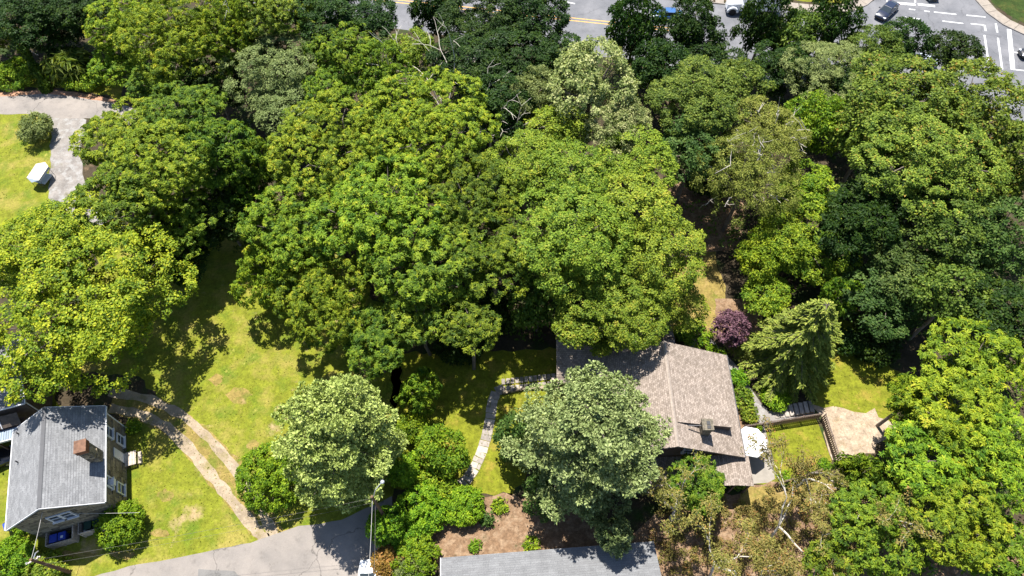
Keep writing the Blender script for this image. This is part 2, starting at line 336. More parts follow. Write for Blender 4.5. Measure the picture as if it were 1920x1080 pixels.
def crown_data(rx, rz, style, seed, size=1.0, dens=1.0, low=-.6, smooth=False):
    rng = np.random.default_rng(seed); mat, ll, wr, mode, pr0, cover = style
    area = 4*math.pi*(((rx*rx)**1.6 + 2*(rx*rz)**1.6)/3)**(1/1.6)*.68
    pr0 = min(pr0*max(1, size*.8), rx*.3)
    npf = max(14, int(area/(pr0*pr0)*.66))
    i = np.arange(npf) + .5; zc = 1 - (1-low)*i/npf; ph = i*2.39996 + rng.normal(0, .25, npf); zc = np.clip(zc + rng.normal(0, .05, npf), -.9, 1)
    rr = np.sqrt(np.maximum(0, 1 - zc*zc)); D = np.stack([rr*np.cos(ph), rr*np.sin(ph), zc], 1)
    nl = max(6, int(area/5.0)); LB = norm(rng.normal(size=(nl, 3)) + np.array([0, 0, .25])); lr = rng.uniform(.74, 1.14, nl)
    dm = np.sqrt(4*math.pi/nl)*.95
    dist = np.linalg.norm(D[:, None]*np.array([1, 1, 1]) - LB[None], axis=2)
    dome = np.sqrt(np.maximum(0, 1 - (dist/dm)**2)); kk = (dome*lr[None]).argmax(1); dome = dome.max(1)
    f = (.66 + .30*dome)*lr[kk] + rng.uniform(-.05, .04, npf); f = np.clip(f, .55, 1.06)
    if smooth: f = np.full(npf, .97) + rng.uniform(-.03, .03, npf)
    C = D*np.array([rx, rx, rz])*f[:, None]; C -= norm(C)*min(pr0*.6 + (ll*size*.45 if mode == 'rosette' else 0), rx*.25)
    PR = pr0*rng.uniform(.6, 1.2, npf)
    OUT = norm(D*.5 + (D - LB[kk])*1.0 + np.array([0, 0, .45]))
    far_ = rng.random(npf) < .08; C[far_] += OUT[far_]*rng.uniform(.2, .6, (far_.sum(), 1)); PR[far_] *= .6
    hole = (rng.random(nl) < (0 if smooth or rx < 2 or ll < .225 else .08))
    keep = (rng.random(npf) > .06) & ~hole[kk]; C, PR, OUT = C[keep], PR[keep], OUT[keep]
    ni = npf//5
    Di = norm(rng.normal(size=(ni, 3))); Ci = Di*np.array([rx, rx, rz])*rng.uniform(.2, .55, (ni, 1)); Ci[:, 2] *= .8
    C = np.concatenate([C, Ci]); PR = np.concatenate([PR, np.full(ni, pr0*1.25)]); OUT = np.concatenate([OUT, norm(Di + np.array([0, 0, .3]))])
    n_leaf = int(dens*cover*area/(ll*ll*size*size*wr*.5*1.05))
    P, Nn, T, L, W, tint, droop = puffs_to_leaves(rng, C, PR, OUT, style, n_leaf, size)
    return (P, Nn, T, L, W, tint), droop, C
def crown(name, rx, rz, style, seed, size=1.0, dens=1.0, low=-.6, smooth=False):
    A, droop, C = crown_data(rx, rz, style, seed, size, dens, low, smooth)
    return leaf_mesh(name, *A, style[0], droop), C
def limb(rng, p0, p1, r0, r1, mb, bend=.12, seg=6, n=5):
    p0 = Vector(p0); p1 = Vector(p1); L = (p1-p0).length; pts = []; rad = []
    for i in range(n):
        t = i/(n-1); p = p0.lerp(p1, t)
        if 0 < i < n-1: p += Vector(rng.normal(0, bend*L*.3, 3))
        p.z += math.sin(t*math.pi)*L*.04
        pts.append(p); rad.append(r0 + (r1-r0)*t)
    mb.tube(pts, rad, seg); return pts
def place(px, py, rxp, ryp, h):
    hc = .65*h
    for _ in range(6):
        d = ray(px, py); t = (hc - CAM_H)/d.z; s = t/FPX
        rx = rxp*s; e = math.asin(-d.z/d.length); rym = ryp*s
        rz = math.sqrt(max(rym**2 - (rx*math.sin(e))**2, 0))/math.cos(e)
        rz = min(max(rz, .55*rx), 1.6*rx, .49*h); hc = h - rz
    return G(px, py, hc), rx, rz
SEED = [100]; PROTO = {}; USE = {}
def tree(name, label, style, px, py, rxp, ryp, h, cat='tree', group=None, dens=1.0, bark='bark', twigs=0, blobs=(), smooth=False):
    SEED[0] += 1; sd = SEED[0]; rng = np.random.default_rng(sd)
    c, rx, rz = place(px, py, rxp, ryp, h)
    st = ST[style]; far = c.y
    size = 1.0 if cat != 'tree' else (1.0 if far < 40 else 1.0 + (far-40)/75)
    root = empty(name, (c.x, c.y, 0), rng.uniform(0, 6.28), label, cat, group)
    cs = (1, 1, 1)
    low = -.75 if cat != 'tree' else -.55
    if blobs:                                        # one crown of several boughs
        parts = []; CC = []; ir = Matrix.Rotation(-root.rotation_euler.z, 3, 'Z')
        for k, (bx_, by_, brx, bry, bh) in enumerate(((px, py, rxp, ryp, h),) + tuple(blobs)):
            bc, br, bz = place(bx_, by_, brx, bry, bh); A, droop, C_ = crown_data(br, bz, st, sd*31+k, size, dens, low)
            off = np.array(ir @ (bc - c)); rm = np.array(Matrix.Rotation(0, 3, 'Z')); parts.append((A[0] + off, *A[1:])); CC.append(C_ + off)
        me = leaf_mesh('crown', *[np.concatenate(x) for x in zip(*parts)], st[0], droop); C = np.concatenate(CC)
    elif cat == 'tree' and rx > 1.4:                 # trees of one kind and size share their leaf mesh
        cl = min((1.8, 2.5, 3.4, 4.6, 6.2, 8.4), key=lambda q: abs(math.log(q/rx))); key = (style, cl); USE[key] = USE.get(key, 0) + 1
        pk = (style, cl, USE[key] % (3 if USE[key] > 5 else 2))
        if pk not in PROTO: PROTO[pk] = crown('crown', cl, cl*.85, st, sd, 1.0, dens*.78, -.65 if style == 'dark' else -.35)
        me, C = PROTO[pk]; cs = (rx/cl, rx/cl, rz/(cl*.85)); C = C*np.array(cs)
    else: me, C = crown('crown', rx, rz, st, sd, size, dens, low, smooth)
    co = bpy.data.objects.new('crown', me); link(co, root); co.location = (0, 0, c.z); co.scale = cs
    mb = MB(); r0 = max(.04, min(.32, h*.016))
    fork = max(.3*h, c.z - rz*.5)
    pts = limb(rng, (0, 0, -.15), (rng.normal(0, .15), rng.normal(0, .15), fork), r0*1.15, r0*.75, mb, .03, 8, 5)
    sel = rng.choice(len(C), min(len(C), 13 + twigs), replace=False)
    for k in sel:
        q = Vector(C[k])*.9 + Vector((0, 0, c.z))
        limb(rng, pts[-1], q, r0*.55, r0*.12, mb, .14, 5, 5)
    mb.build('trunk', M[bark], root)
    if twigs:
        tw = MB()
        for k in range(twigs*3):
            D = norm(rng.normal(size=3) + np.array([0, -.2, .7])); q = Vector(D*np.array([rx, rx, rz])*rng.uniform(.85, 1.08)) + Vector((0, 0, c.z))
            b = q*.7 + Vector((0, 0, c.z))*.3; ps = limb(rng, b, q, .07, .03, tw, .2, 4, 5)
            for j in range(2):
                s = ps[2+j]; limb(rng, s, s + Vector(rng.normal(0, .8, 3)) + Vector((0, 0, .3)), .04, .015, tw, .2, 4, 3)
        o = tw.build('bare_twigs', M['pale_bark'], root); o['kind'] = 'stuff'
    return root

# ------------------------------------------------------------------ ground sheets
def sheet(name, pts, z, mat, wob=.25, step=.8, seed=1, world=False, parent=None, kind='structure'):
    rnd = random.Random(seed); P = [Vector(p) if world else G(p[0], p[1], 0) for p in pts]; out = []
    for i, p in enumerate(P):
        q = P[(i+1) % len(P)]; L = (q-p).length; n = max(1, int(L/step)) if wob else 1
        nv = Vector((-(q-p).y, (q-p).x, 0)).normalized()
        for k in range(n):
            r = p.lerp(q, k/n)
            if wob and k: r = r + nv*rnd.gauss(0, wob*.5)
            out.append(Vector((r.x, r.y, z)))
    tris = tessellate_polygon([out])
    me = bpy.data.meshes.new(name); me.from_pydata([tuple(p) for p in out], [], [tuple(t) for t in tris]); me.update()
    if sum(p.normal.z for p in me.polygons) < 0: me.flip_normals()
    me.materials.append(mat)
    o = bpy.data.objects.new(name, me); link(o, parent)
    if kind and parent is None: o['kind'] = kind
    return o
def strip(pts, widths):
    """closed outline of a band of given width round a centre line (world points)"""
    pts = [Vector(p) for p in pts]; l = []; r = []
    for i, p in enumerate(pts):
        d = (pts[min(i+1, len(pts)-1)] - pts[max(i-1, 0)]); nv = Vector((-d.y, d.x, 0)).normalized()
        wd = widths[i] if hasattr(widths, '__len__') else widths
        l.append(p + nv*wd/2); r.append(p - nv*wd/2)
    return l + r[::-1]
gm = MB(); gm.poly([(-700,-500,0),(700,-500,0),(700,1100,0),(-700,1100,0)]); g = gm.build('ground', M['floor']); g['kind'] = 'structure'
Z = .004
sheet('lawn', [(200,430),(520,430),(640,470),(760,640),(745,800),(735,935),(600,1000),(485,1040),(350,1070),(190,1110),(120,1160),(-80,1140),(-80,760),(100,700)], Z, M['lawn'], .4, seed=2)
sheet('lawn', [(-80,216),(60,214),(96,222),(108,260),(92,330),(96,420),(40,470),(-80,470)], Z, M['lawn'], .3, seed=3)
sheet('grass_verge', [(-60,162),(60,163),(150,168),(228,186),(228,140),(-60,120)], Z, M['lawn_green'], .4, seed=4)
sheet('lawn', [(735,660),(1060,655),(1065,760),(960,930),(735,915)], Z, M['lawn_green'], .3, seed=5)
sheet('lawn', [(1500,600),(1640,600),(1670,690),(1700,700),(1680,790),(1560,790),(1525,757)], Z, M['lawn_green'], .35, seed=6)
sheet('lawn', [(1398,806),(1530,784),(1560,866),(1530,888),(1448,912),(1400,905)], Z, M['lawn_green'], .05, seed=7)
sheet('dry_lawn', [(1235,480),(1340,460),(1360,560),(1350,625),(1270,630),(1230,580)], Z, M['lawn_dry'], .4, seed=8)
sheet('dry_lawn', [(1240,340),(1400,360),(1390,470),(1350,470),(1240,470)], Z*1.5, M['mulch'], .5, seed=9)
sheet('mulch_bed', [(860,935),(960,925),(1060,945),(1200,1010),(1200,1040),(820,1060),(720,1060)], Z, M['mulch'], .4, seed=10)
sheet('mulch_bed', [(1230,960),(1400,915),(1540,900),(1700,960),(1960,1000),(1960,1140),(1180,1140),(1180,1020)], Z*2, M['mulch'], .5, seed=11)
sheet('dry_lawn', [(1400,908),(1450,914),(1535,888),(1560,905),(1480,960),(1380,960)], Z*3, M['lawn_dry'], .3, seed=12)
sheet('garden_bed', [(1262,622),(1330,640),(1376,680),(1435,800),(1390,812),(1360,670)], Z, M['mulch'], .2, seed=13)
sheet('sandy_area', [(1515,755),(1545,765),(1600,772),(1640,765),(1680,800),(1640,850),(1560,862),(1540,780)], Z*2, M['sand'], .55, seed=14)
sheet('mulch_bed', [(1340,560),(1420,560),(1450,700),(1400,700),(1350,640)], Z*2, M['mulch'], .3, seed=15)
# roads
sheet('old_road', [(-120,184),(0,181),(90,176),(150,183),(230,196),(262,208),(262,240),(200,222),(140,222),(90,222),(60,214),(0,214),(-120,219)], Z*3, M['road_old'], .12, seed=20)
sheet('road_edge', [(-120,176),(0,174),(90,168),(150,174),(228,190),(228,198),(150,188),(90,184),(0,186),(-120,188)], Z*2, M['redsoil'], .15, seed=21)
sheet('gravel_drive', [(96,216),(150,218),(162,225),(150,290),(165,360),(200,420),(100,430),(92,360),(96,290)], Z*2, M['gravel'], .2, seed=22)
sheet('lane', [(150,1095),(190,1076),(240,1062),(360,1040),(470,1018),(520,1000),(560,986),(640,975),(735,930),(745,1000),(716,1060),(716,1200),(100,1200)], Z*3, M['road_old'], .12, seed=23)
pw = sheet('asphalt_patch', [(372,1067),(440,1071),(452,1085),(370,1090)], Z*4, M['road_dark'], .03, seed=24)
# two wheel ruts of the track over the lawn
def track(pts, wd, seed, name='wheel_rut'):
    P = [G(x, y) for x, y in pts]; Q = []
    for a, b in zip(P, P[1:]):
        for k in range(4): Q.append(a.lerp(b, k/4))
    Q.append(P[-1]); rnd = random.Random(seed)
    return sheet(name, strip(Q, [wd*rnd.uniform(.75, 1.25) for _ in Q]), Z*2, M['rut'], .1, .5, seed, world=True)
sheet('worn_track', [(215,735),(290,745),(360,780),(412,826),(455,875),(495,932),(535,1000),(545,1015),(490,1020),(460,985),(420,940),(375,885),(335,835),(300,805),(250,785),(200,775)], Z*1.6, M['lawn_dry'], .3, seed=28)
track([(205,735),(280,748),(345,780),(395,825),(435,872),(475,930),(512,1000),(520,1015)], .85, 25)
track([(205,765),(260,775),(312,800),(352,838),(395,890),(440,945),(478,990),(500,1016)], .95, 26)
sheet('bare_dirt', [(100,700),(260,705),(300,760),(235,800),(110,760)], Z*1.5, M['floor'], .4, seed=27)
for i, (x, y, rx_, ry_) in enumerate(((448,740,26,18),(405,712,14,12),(475,835,14,12),(310,930,18,15),(300,1000,22,10),(150,1040,40,7),(230,1040,30,9),(545,1000,20,12))):
    sheet('worn_patch', [(x+rx_*math.cos(a)*random.Random(i*9+k).uniform(.6, 1.1), y+ry_*math.sin(a)*random.Random(i*9+k+50).uniform(.6, 1.1)) for k, a in enumerate([j*.524 for j in range(12)])], Z*1.5, M['lawn_dry'], .15, .3, 30+i)
# main road and junction
road = sheet('main_road', [(300,-30),(640,40),(1000,88),(1300,130),(1500,162),(1700,200),(1960,232),(2200,245),(2200,150),(1990,92),(1920,66),(1880,47),(1850,25),(1828,0),(1800,-60),(1770,-160),(1660,-160),(1655,-60),(1640,0),(1612,18),(1560,28),(1460,18),(1000,-22),(300,-90)], Z*2, M['road_main'], 0, seed=40)
def marking(a, b, wd, mat='white_paint', name='lane_marking', z=Z*3):
    p, q = G(*a), G(*b); d = (q-p).normalized(); nv = Vector((-d.y, d.x, 0))*wd/2
    m = MB(); m.poly([(v.x, v.y, z) for v in (p-nv, q-nv, q+nv, p+nv)]); return m.build(name, M[mat], road)
marking((1663,4.5),(1716,8.5),.55,name='stop_line'); marking((1721,8),(1753,11.5),.5,name='stop_line')
for a, b in (((1663,-8),(1663,3)),((1716,-8),(1716,5)),((1704,17),(1716,18.5)),((1733,20.5),(1743,21.8)),((1751,22.5),(1793,27)),((1812,28.5),(1848,32)),((1697,32),(1724,35.5)),((1767,39.5),(1806,44)),((1820,44.5),(1846,47)),((1900,98),(1990,106)),((1902,130.5),(1990,140)),((1063,4),(1078,7)),((1000,-3),(1015,-1)),((1150,12),(1166,14))):
    marking(a, b, .22)
for a, b in (((1846,47),(1848,58)),((1846,66),(1853,117)),((1867,44),(1870,61)),((1871,71),(1879,130))): marking(a, b, .26)
marking((1892,55),(1899,131), .62, name='stop_line')
for dy in (0, 5): marking((640,-11+dy),(1290,56+dy), .16, 'yellow_paint')
marking((1277,-1.5),(1325,3), .14, 'yellow_paint')
for x in (1752, 1755): marking((x,-4),(x+.5,3), .12, 'yellow_paint')
def pavement(pts, width, name):
    P = [G(x, y) for x, y in pts]; o = strip([p for p in P], 0.001)
    l = []; r = []; k_in = []
    for i, p in enumerate(P):
        d = (P[min(i+1, len(P)-1)] - P[max(i-1, 0)]); nv = Vector((-d.y, d.x, 0)).normalized()
        l.append(p); k_in.append(p + nv*.18); r.append(p + nv*(width+.18))
    base = None
    mb = MB()
    for i in range(len(P)-1): mb.slab([(v.x, v.y, .13) for v in (l[i], l[i+1], k_in[i+1], k_in[i])], .14)
    root = mb.build('kerb', M['kerb']); root.name = name; tag(root, kind='structure')
    for i in range(len(P)-1):
        a0, a1, b0, b1 = k_in[i], k_in[i+1], r[i], r[i+1]; n = max(1, int((a1-a0).length/1.5))
        for k in range(n):
            s, e = k/n + .008, (k+1)/n - .008
            m = MB(); m.slab([(v.x, v.y, .125) for v in (a0.lerp(a1, s), a0.lerp(a1, e), b0.lerp(b1, e), b0.lerp(b1, s))], .12)
            m.build('paving_slab', M['concrete'], root)
    return root
pavement([(900,-31),(1200,-6),(1460,18),(1560,28),(1600,22),(1626,10),(1640,-2),(1650,-30)], 1.7, 'pavement')
pavement([(1815,-30),(1828,0),(1850,25),(1880,47),(1920,66),(1990,92)], 1.6, 'pavement')
sheet('grass_verge', [(900,-55),(1300,-25),(1470,-2),(1560,8),(1610,-2),(1630,-30),(1630,-120),(900,-140)], Z*2, M['lawn_green'], .2, seed=50)
sheet('grass_verge', [(1845,-20),(1860,5),(1890,28),(1925,45),(2050,80),(2050,-150),(1820,-150)], Z*2, M['lawn_shade_tone'], .2, seed=51)

# ------------------------------------------------------------------ buildings
def roof_plane(name, a, b, c, d, mat, parent, course=.25, th=.10, lift=.022):
    """a->b along the ridge, d->c along the eave; stepped shingle courses, UV in metres"""
    a, b, c, d = [Vector(p) for p in (a, b, c, d)]
    n = (b-a).cross(d-a).normalized();  n = n if n.z > 0 else -n
    L = ((d-a).length + (c-b).length)/2; nc = max(2, round(L/course)); wd = (b-a).length
    V = []; F = []; UV = []
    def lp(s, t): return a.lerp(b, s).lerp(d.lerp(c, s), t)
    for i in range(nc):
        t0, t1 = i/nc, (i+1)/nc
        q = [lp(0, t0), lp(1, t0), lp(1, t1) + n*lift, lp(0, t1) + n*lift]
        k = len(V); V += q; F.append((k, k+1, k+2, k+3)); UV += [(0, -t0*L), (wd, -t0*L), (wd, -t1*L), (0, -t1*L)]
        q2 = [q[3], q[2], lp(1, t1), lp(0, t1)]
        k = len(V); V += q2; F.append((k, k+1, k+2, k+3)); UV += [(0, -t1*L), (wd, -t1*L), (wd, -t1*L-.01), (0, -t1*L-.01)]
    k = len(V); dn = Vector((0, 0, -th)); V += [a, b, c, d, a+dn, b+dn, c+dn, d+dn]
    for q in ((4,7,6,5),(0,4,5,1),(1,5,6,2),(2,6,7,3),(3,7,4,0)): F.append(tuple(k+i for i in q)); UV += [(.1, .1)]*4
    me = bpy.data.meshes.new(name); me.from_pydata([tuple(p) for p in V], [], F)
    uvl = me.uv_layers.new(name='UVMap'); uvl.data.foreach_set('uv', np.array(UV, np.float32).ravel())
    me.materials.append(mat); me.update(); o = bpy.data.objects.new(name, me); return link(o, parent)
def ridge_caps(a, b, mat, parent, wd=.34, step=.5):
    a, b = Vector(a), Vector(b); n = max(1, int((b-a).length/step)); d = (b-a)/n; s = Vector((-d.y, d.x, 0)).normalized()*wd/2
    for i in range(n):
        p, q = a + d*i, a + d*(i+1.04); m = MB(); up = Vector((0, 0, .05 + .012*(i % 2))); dn = Vector((0, 0, -.06))
        m.poly([p+up, q+up, q+s+dn, p+s+dn]); m.poly([q+up, p+up, p-s+dn, q-s+dn]); m.build('ridge_cap', mat, parent)
def window(parent, c, axis, nrm, wd, ht, bars=1):
    """c centre on the wall; axis horizontal unit vector; nrm outward"""
    c, axis, nrm = Vector(c), Vector(axis), Vector(nrm); up = Vector((0, 0, 1))
    f = MB()
    def bar(cx, cz, w_, h_, depth, out):
        p = c + axis*cx + up*cz + nrm*out
        k = len(f.v)
        for dn in (-depth/2, depth/2):
            for sx, sz in ((-1,-1),(1,-1),(1,1),(-1,1)): f.v.append(tuple(p + axis*sx*w_/2 + up*sz*h_/2 + nrm*dn))
        f.f.extend([tuple(k+i for i in q) for q in ((0,3,2,1),(4,5,6,7),(0,1,5,4),(1,2,6,5),(2,3,7,6),(3,0,4,7))])
    bar(-wd/2, 0, .12, ht+.12, .12, .1); bar(wd/2, 0, .12, ht+.12, .12, .1); bar(0, ht/2, wd-.12, .12, .12, .1)
    bar(0, 0, wd-.12, .07, .08, .1)
    o = f.build('window', M['trim'], parent)
    f.__init__(); bar(0, -ht/2-.03, wd+.3, .1, .26, .14); f.build('sill', M['trim'], o)
    f.__init__(); bar(0, 0, wd-.08, ht-.02, .03, .075); f.build('pane', M['glass'], o)
    return o
stone_meshes = []
for k in range(5):
    rnd = random.Random(k); m = MB(); m.box(-.5,-.5,-.5,.5,.5,.5)
    m.v = [tuple(x + rnd.uniform(-.07, .07) for x in p) for p in m.v]; stone_meshes.append(m.mesh('stone', M['stone']))
def stones(parent, origin, axis, nrm, W, height_at, holes, seed, sw=.75, sh=.4):
    rnd = random.Random(seed); axis = Vector(axis); nrm = Vector(nrm); origin = Vector(origin); z = .05; n = 0
    rot = math.atan2(axis.y, axis.x)
    while z < 8:
        hh = sh*rnd.uniform(.8, 1.15); x = -rnd.uniform(0, .4)
        while x < W:
            ww = sw*rnd.uniform(.6, 1.35); x0, x1 = max(.04, x), min(W-.04, x+ww); x += ww
            if x1 - x0 < .15: continue
            cx, cz = (x0+x1)/2, z + hh/2
            if z + hh > height_at(x0) or z + hh > height_at(x1): continue
            if any(abs(cx-hx) < (x1-x0)/2 + hw/2 and abs(cz-hz) < hh/2 + hh_/2 for hx, hz, hw, hh_ in holes): continue
            o = bpy.data.objects.new('stone', rnd.choice(stone_meshes)); link(o, parent)
            o.location = origin + axis*cx + Vector((0, 0, cz)) + nrm*rnd.uniform(.0, .03)
            o.rotation_euler.z = rot; o.scale = (x1-x0-.035, .12, hh-.035); n += 1
        z += hh
    return n

# --- stone house, left
HC = Vector((-40.64, 18.93, 0)); HA = math.atan2(.296, .955)      # local x: to the right wall, local y: away from camera
def hl(p): m = Matrix.Rotation(-HA, 3, 'Z'); return m @ (Vector(p) - HC)
house = empty('stone_house', HC, HA, 'two storey brown stone house with pale grey shingle roof and brick-topped chimney', 'house')
HE, HR_, HW, HLn = 4.8, 7.35, 4.02, 4.64          # eave, ridge, half width, half length of the roof
ww, wl = HW-.35, HLn-.3
m = MB(); m.box(-ww,-wl,-.2,ww,wl,HE-.02)
for s in (-1, 1):
    m.poly([(-ww, s*wl, HE-.02), (ww, s*wl, HE-.02), (0, s*wl, HR_-.22)][::s])
m.build('wall', M['mortar'], house)
slope = (HR_-HE)/HW
wins_r = [(-2.35, 3.6), (-2.35, 1.35), (2.55, 3.6), (2.55, 1.35)]
stones(house, (ww, -wl, 0), (0,1,0), (1,0,0), 2*wl, lambda x: HE-.05, [(y+wl, z, 1.15, 1.5) for y, z in wins_r] + [(.9+wl, 1.6, 1.1, 2.4)], 5)
stones(house, (-ww, -wl, 0), (1,0,0), (0,-1,0), 2*ww, lambda x: HE-.12 + slope*(ww-abs(x-ww)), [(ww-.1, 3.7, 2.1, 1.5)], 6)
for y, z in wins_r: window(house, (ww, y, z), (0,1,0), (1,0,0), .95, 1.3)
window(house, (-.55, -wl, 3.75), (1,0,0), (0,-1,0), .9, 1.3); window(house, (.45, -wl, 3.75), (1,0,0), (0,-1,0), .9, 1.3)
m = MB(); m.box(ww+.03, .45, .55, ww+.1, 1.35, 2.55); dr = m.build('door', M['trim'], house)
MB().box(ww+.1, .52, 1.5, ww+.14, .58, 1.6).build('handle', M['metal'], dr)
MB().box(ww+.05, -2.65, 3.0, ww+.45, -2.05, 3.4).build('air_conditioner', M['trim'], house)
for s in (-1, 1):
    rp = roof_plane('roof', (0, s*-HLn*s, HR_), (0, s*HLn*s, HR_), (s*HW, HLn, HE), (s*HW, -HLn, HE), M['shingle_grey'], house, .22)
    MB().box(*( (HW, -HLn, HE-.16, HW+.10, HLn, HE-.02) if s > 0 else (-HW-.10, -HLn, HE-.16, -HW, HLn, HE-.02) )).build('gutter', M['trim'], house)
    for e in (-1, 1):
        q = MB(); y0 = e*(HLn+.02); y1 = e*(HLn+.08)
        q.slab([(0, y0, HR_+.0), (s*HW, y0, HE+.0), (s*HW, y1, HE+.0), (0, y1, HR_+.0)][::(1 if s*e < 0 else -1)], .18); q.build('fascia_board', M['trim'], house)
ridge_caps((0, -HLn, HR_+.02), (0, HLn, HR_+.02), M['shingle_grey'], house)
MB().tube([(HW-.05, HLn-.2, HE-.1), (ww+.1, HLn-.35, HE-.5), (ww+.1, HLn-.35, .25), (ww+1.0, HLn-.45, .12)], .06).build('downspout', M['trim'], house)
# chimney
cb = hl(G(176, 853, 5.7)); cx, cy = cb.x, cb.y
ch = MB(); ch.box(cx-.42, cy-.5, 5.0, cx+.42, cy+.5, 7.45); cho = ch.build('chimney', M['chimney_stone'], house)
MB().box(cx-.47, cy-.55, 7.45, cx+.47, cy+.55, 8.0).build('brick_top', plain('orange_brick_cap', (.17,.07,.035), .9, var=.4, scale=5.), cho)
MB().box(cx-.5, cy-.58, 7.99, cx+.5, cy+.58, 8.06).build('cap', plain('rusty_cap', (.15,.08,.05), .9, var=.35, scale=3.), cho)
for k in range(14):
    rnd = random.Random(k); o = bpy.data.objects.new('stone', stone_meshes[k % 5]); link(o, cho)
    side = k % 2
    o.location = (cx+.43, cy + rnd.uniform(-.3, .3), 5.4 + k*.14) if side else (cx + rnd.uniform(-.25, .25), cy-.51, 5.4 + k*.14); o.scale = (.1, .45, .24) if side else (.4, .1, .24)
for y in (G(32, 812, 5.6), G(32, 866, 5.6)):
    p = hl(y); MB().tube([(p.x, p.y, 5.0), (p.x, p.y, HE + slope*(HW-abs(p.x)) + .45)], .06, 8).build('vent_pipe', M['steel_dark'], house)
# wooden stoop by the right wall
sp = hl(G(250, 858, .6))
stp = empty('wooden_stoop', HC + Matrix.Rotation(HA, 3, 'Z') @ Vector((ww+.02, sp.y, 0)), HA, 'small slatted grey wooden stoop at the right wall of the stone house', 'steps')
for k in range(8): MB().box(.12+k*.13, -.7, .58, .23+k*.13, .7, .62).build('board', M['wood'], stp)
MB().box(.1, -.68, .44, 1.14, -.6, .575).box(.1, .6, .44, 1.14, .68, .575).build('beam', M['dark_wood'], stp)
for x, y in ((.2,-.62),(1.05,-.62),(.2,.62),(1.05,.62)): MB().box(x-.05, y-.05, -.02, x+.05, y+.05, .435).build('post', M['dark_wood'], stp)
MB().box(1.2, -.6, -.02, 1.5, .6, .3).build('tread', M['wood'], stp)

# --- second building and the decked link at the left edge
b2 = empty('neighbour_building', HC, HA, 'grey shingle roofed building cut off by the left edge beyond the stone house', 'building')
q = hl(G(45, 755, 5.2)); x1 = q.x; y0 = q.y
MB().box(x1-8.6, y0+.35, -.2, x1-.4, y0+7.6, 5.1).build('wall', M['brown_wood'], b2)
roof_plane('roof', (x1-9, y0+4, 6.6), (x1, y0+4, 6.6), (x1, y0, 5.2), (x1-9, y0, 5.2), M['shingle_grey'], b2, .22)
roof_plane('roof', (x1-9, y0+4, 6.6), (x1, y0+4, 6.6), (x1, y0+8, 5.2), (x1-9, y0+8, 5.2), M['shingle_grey'], b2, .22)
MB().box(x1-9, y0-.11, 5.03, x1+.02, y0-.01, 5.17).build('gutter', M['trim'], b2)
MB().slab([(x1+.02, y0-.02, 5.2), (x1+.1, y0-.02, 5.2), (x1+.1, y0+4, 6.6), (x1+.02, y0+4, 6.6)], .2).slab([(x1+.02, y0+4, 6.6), (x1+.1, y0+4, 6.6), (x1+.1, y0+8, 5.2), (x1+.02, y0+8, 5.2)], .2).build('fascia_board', M['trim'], b2)
MB().tube([(x1+.05, y0+.1, -.05), (x1+.05, y0+.1, 5.1)], .06).build('downspout', M['trim'], b2)
dk = empty('raised_deck', HC, HA, 'raised blue-grey slatted deck with dark shed roofs linking the two houses', 'deck')
qa = hl(G(0, 828, 3.0)); yd0 = qa.y; xd0 = qa.x - 3; xd1 = -HW-.25; yd1 = y0-.15
nb = int((xd1-xd0+.1)/.22)
for k in range(nb): MB().box(xd0+k*.22, yd0, 2.94, xd0+k*.22+.19, yd0+(yd1-yd0)*.55, 3.0).build('board', M['deck_blue'], dk)
MB().box(xd0, yd0-.08, 2.75, xd1, yd0-.01, 3.02).build('fascia_board', M['trim'], dk)
MB().box(xd0, yd0, 2.76, xd1, yd1, 2.93).build('frame', M['dark_wood'], dk)
for x in (xd0+.2, (xd0+xd1)/2, xd1-.2):
    for y in (yd0+.15, yd1-.2): MB().box(x-.07, y-.07, -.03, x+.07, y+.07, 2.75).build('post', M['dark_wood'], dk)
ym = yd0+(yd1-yd0)*.55
for xa, xb in ((xd0, xd1-1.7), (xd1-1.62, xd1)):
    MB().slab([(xa, ym, 3.35), (xb, ym, 3.35), (xb, yd1-.05, 4.2), (xa, yd1-.05, 4.2)], .06).build('shed_roof', M['brown_wood'], dk)
MB().slab([(xd1-1.70, ym-.05, 3.40), (xd1-1.62, ym-.05, 3.40), (xd1-1.62, yd1-.05, 4.26), (xd1-1.70, yd1-.05, 4.26)], .1).build('flashing', M['trim'], dk)

# --- main brown-roofed house
mh = empty('brown_roofed_house', (14.65, 25.4, 0), 0, 'large house with weathered brown shingle roof, chimney and shed dormer beside pale patio', 'house')
RX, EH, RH, Y0, Y1 = 6.8, 3.5, 6.5, -5.35, 5.1     # half width, eave, ridge, south and north ends
sl_ = (RH-EH)/RX
m = MB(); m.box(-RX+.5, Y0+.5, -.2, RX-.5, Y1-.5, EH+.05)
for y, s in ((Y0+.5, -1), (Y1-.5, 1)): m.poly([(-RX+.5, y, EH+.05), (RX-.5, y, EH+.05), (0, y, RH-.2)][::-s])
m.build('wall', M['brown_wood'], mh)
for s in (-1, 1):
    roof_plane('roof', (0, Y0, RH), (0, Y1, RH), (s*RX, Y1, EH), (s*RX, Y0, EH), M['shingle_brown'], mh, .27, .16, .03)
    MB().box(*((RX, Y0, EH-.14, RX+.1, Y1, EH-.01) if s > 0 else (-RX-.1, Y0, EH-.14, -RX, Y1, EH-.01))).build('gutter', M['steel_dark'], mh)
ridge_caps((0, Y0, RH+.03), (0, Y1, RH+.03), plain('ridge_tile', (.30,.25,.21), .9, var=.2), mh, .3, .6)
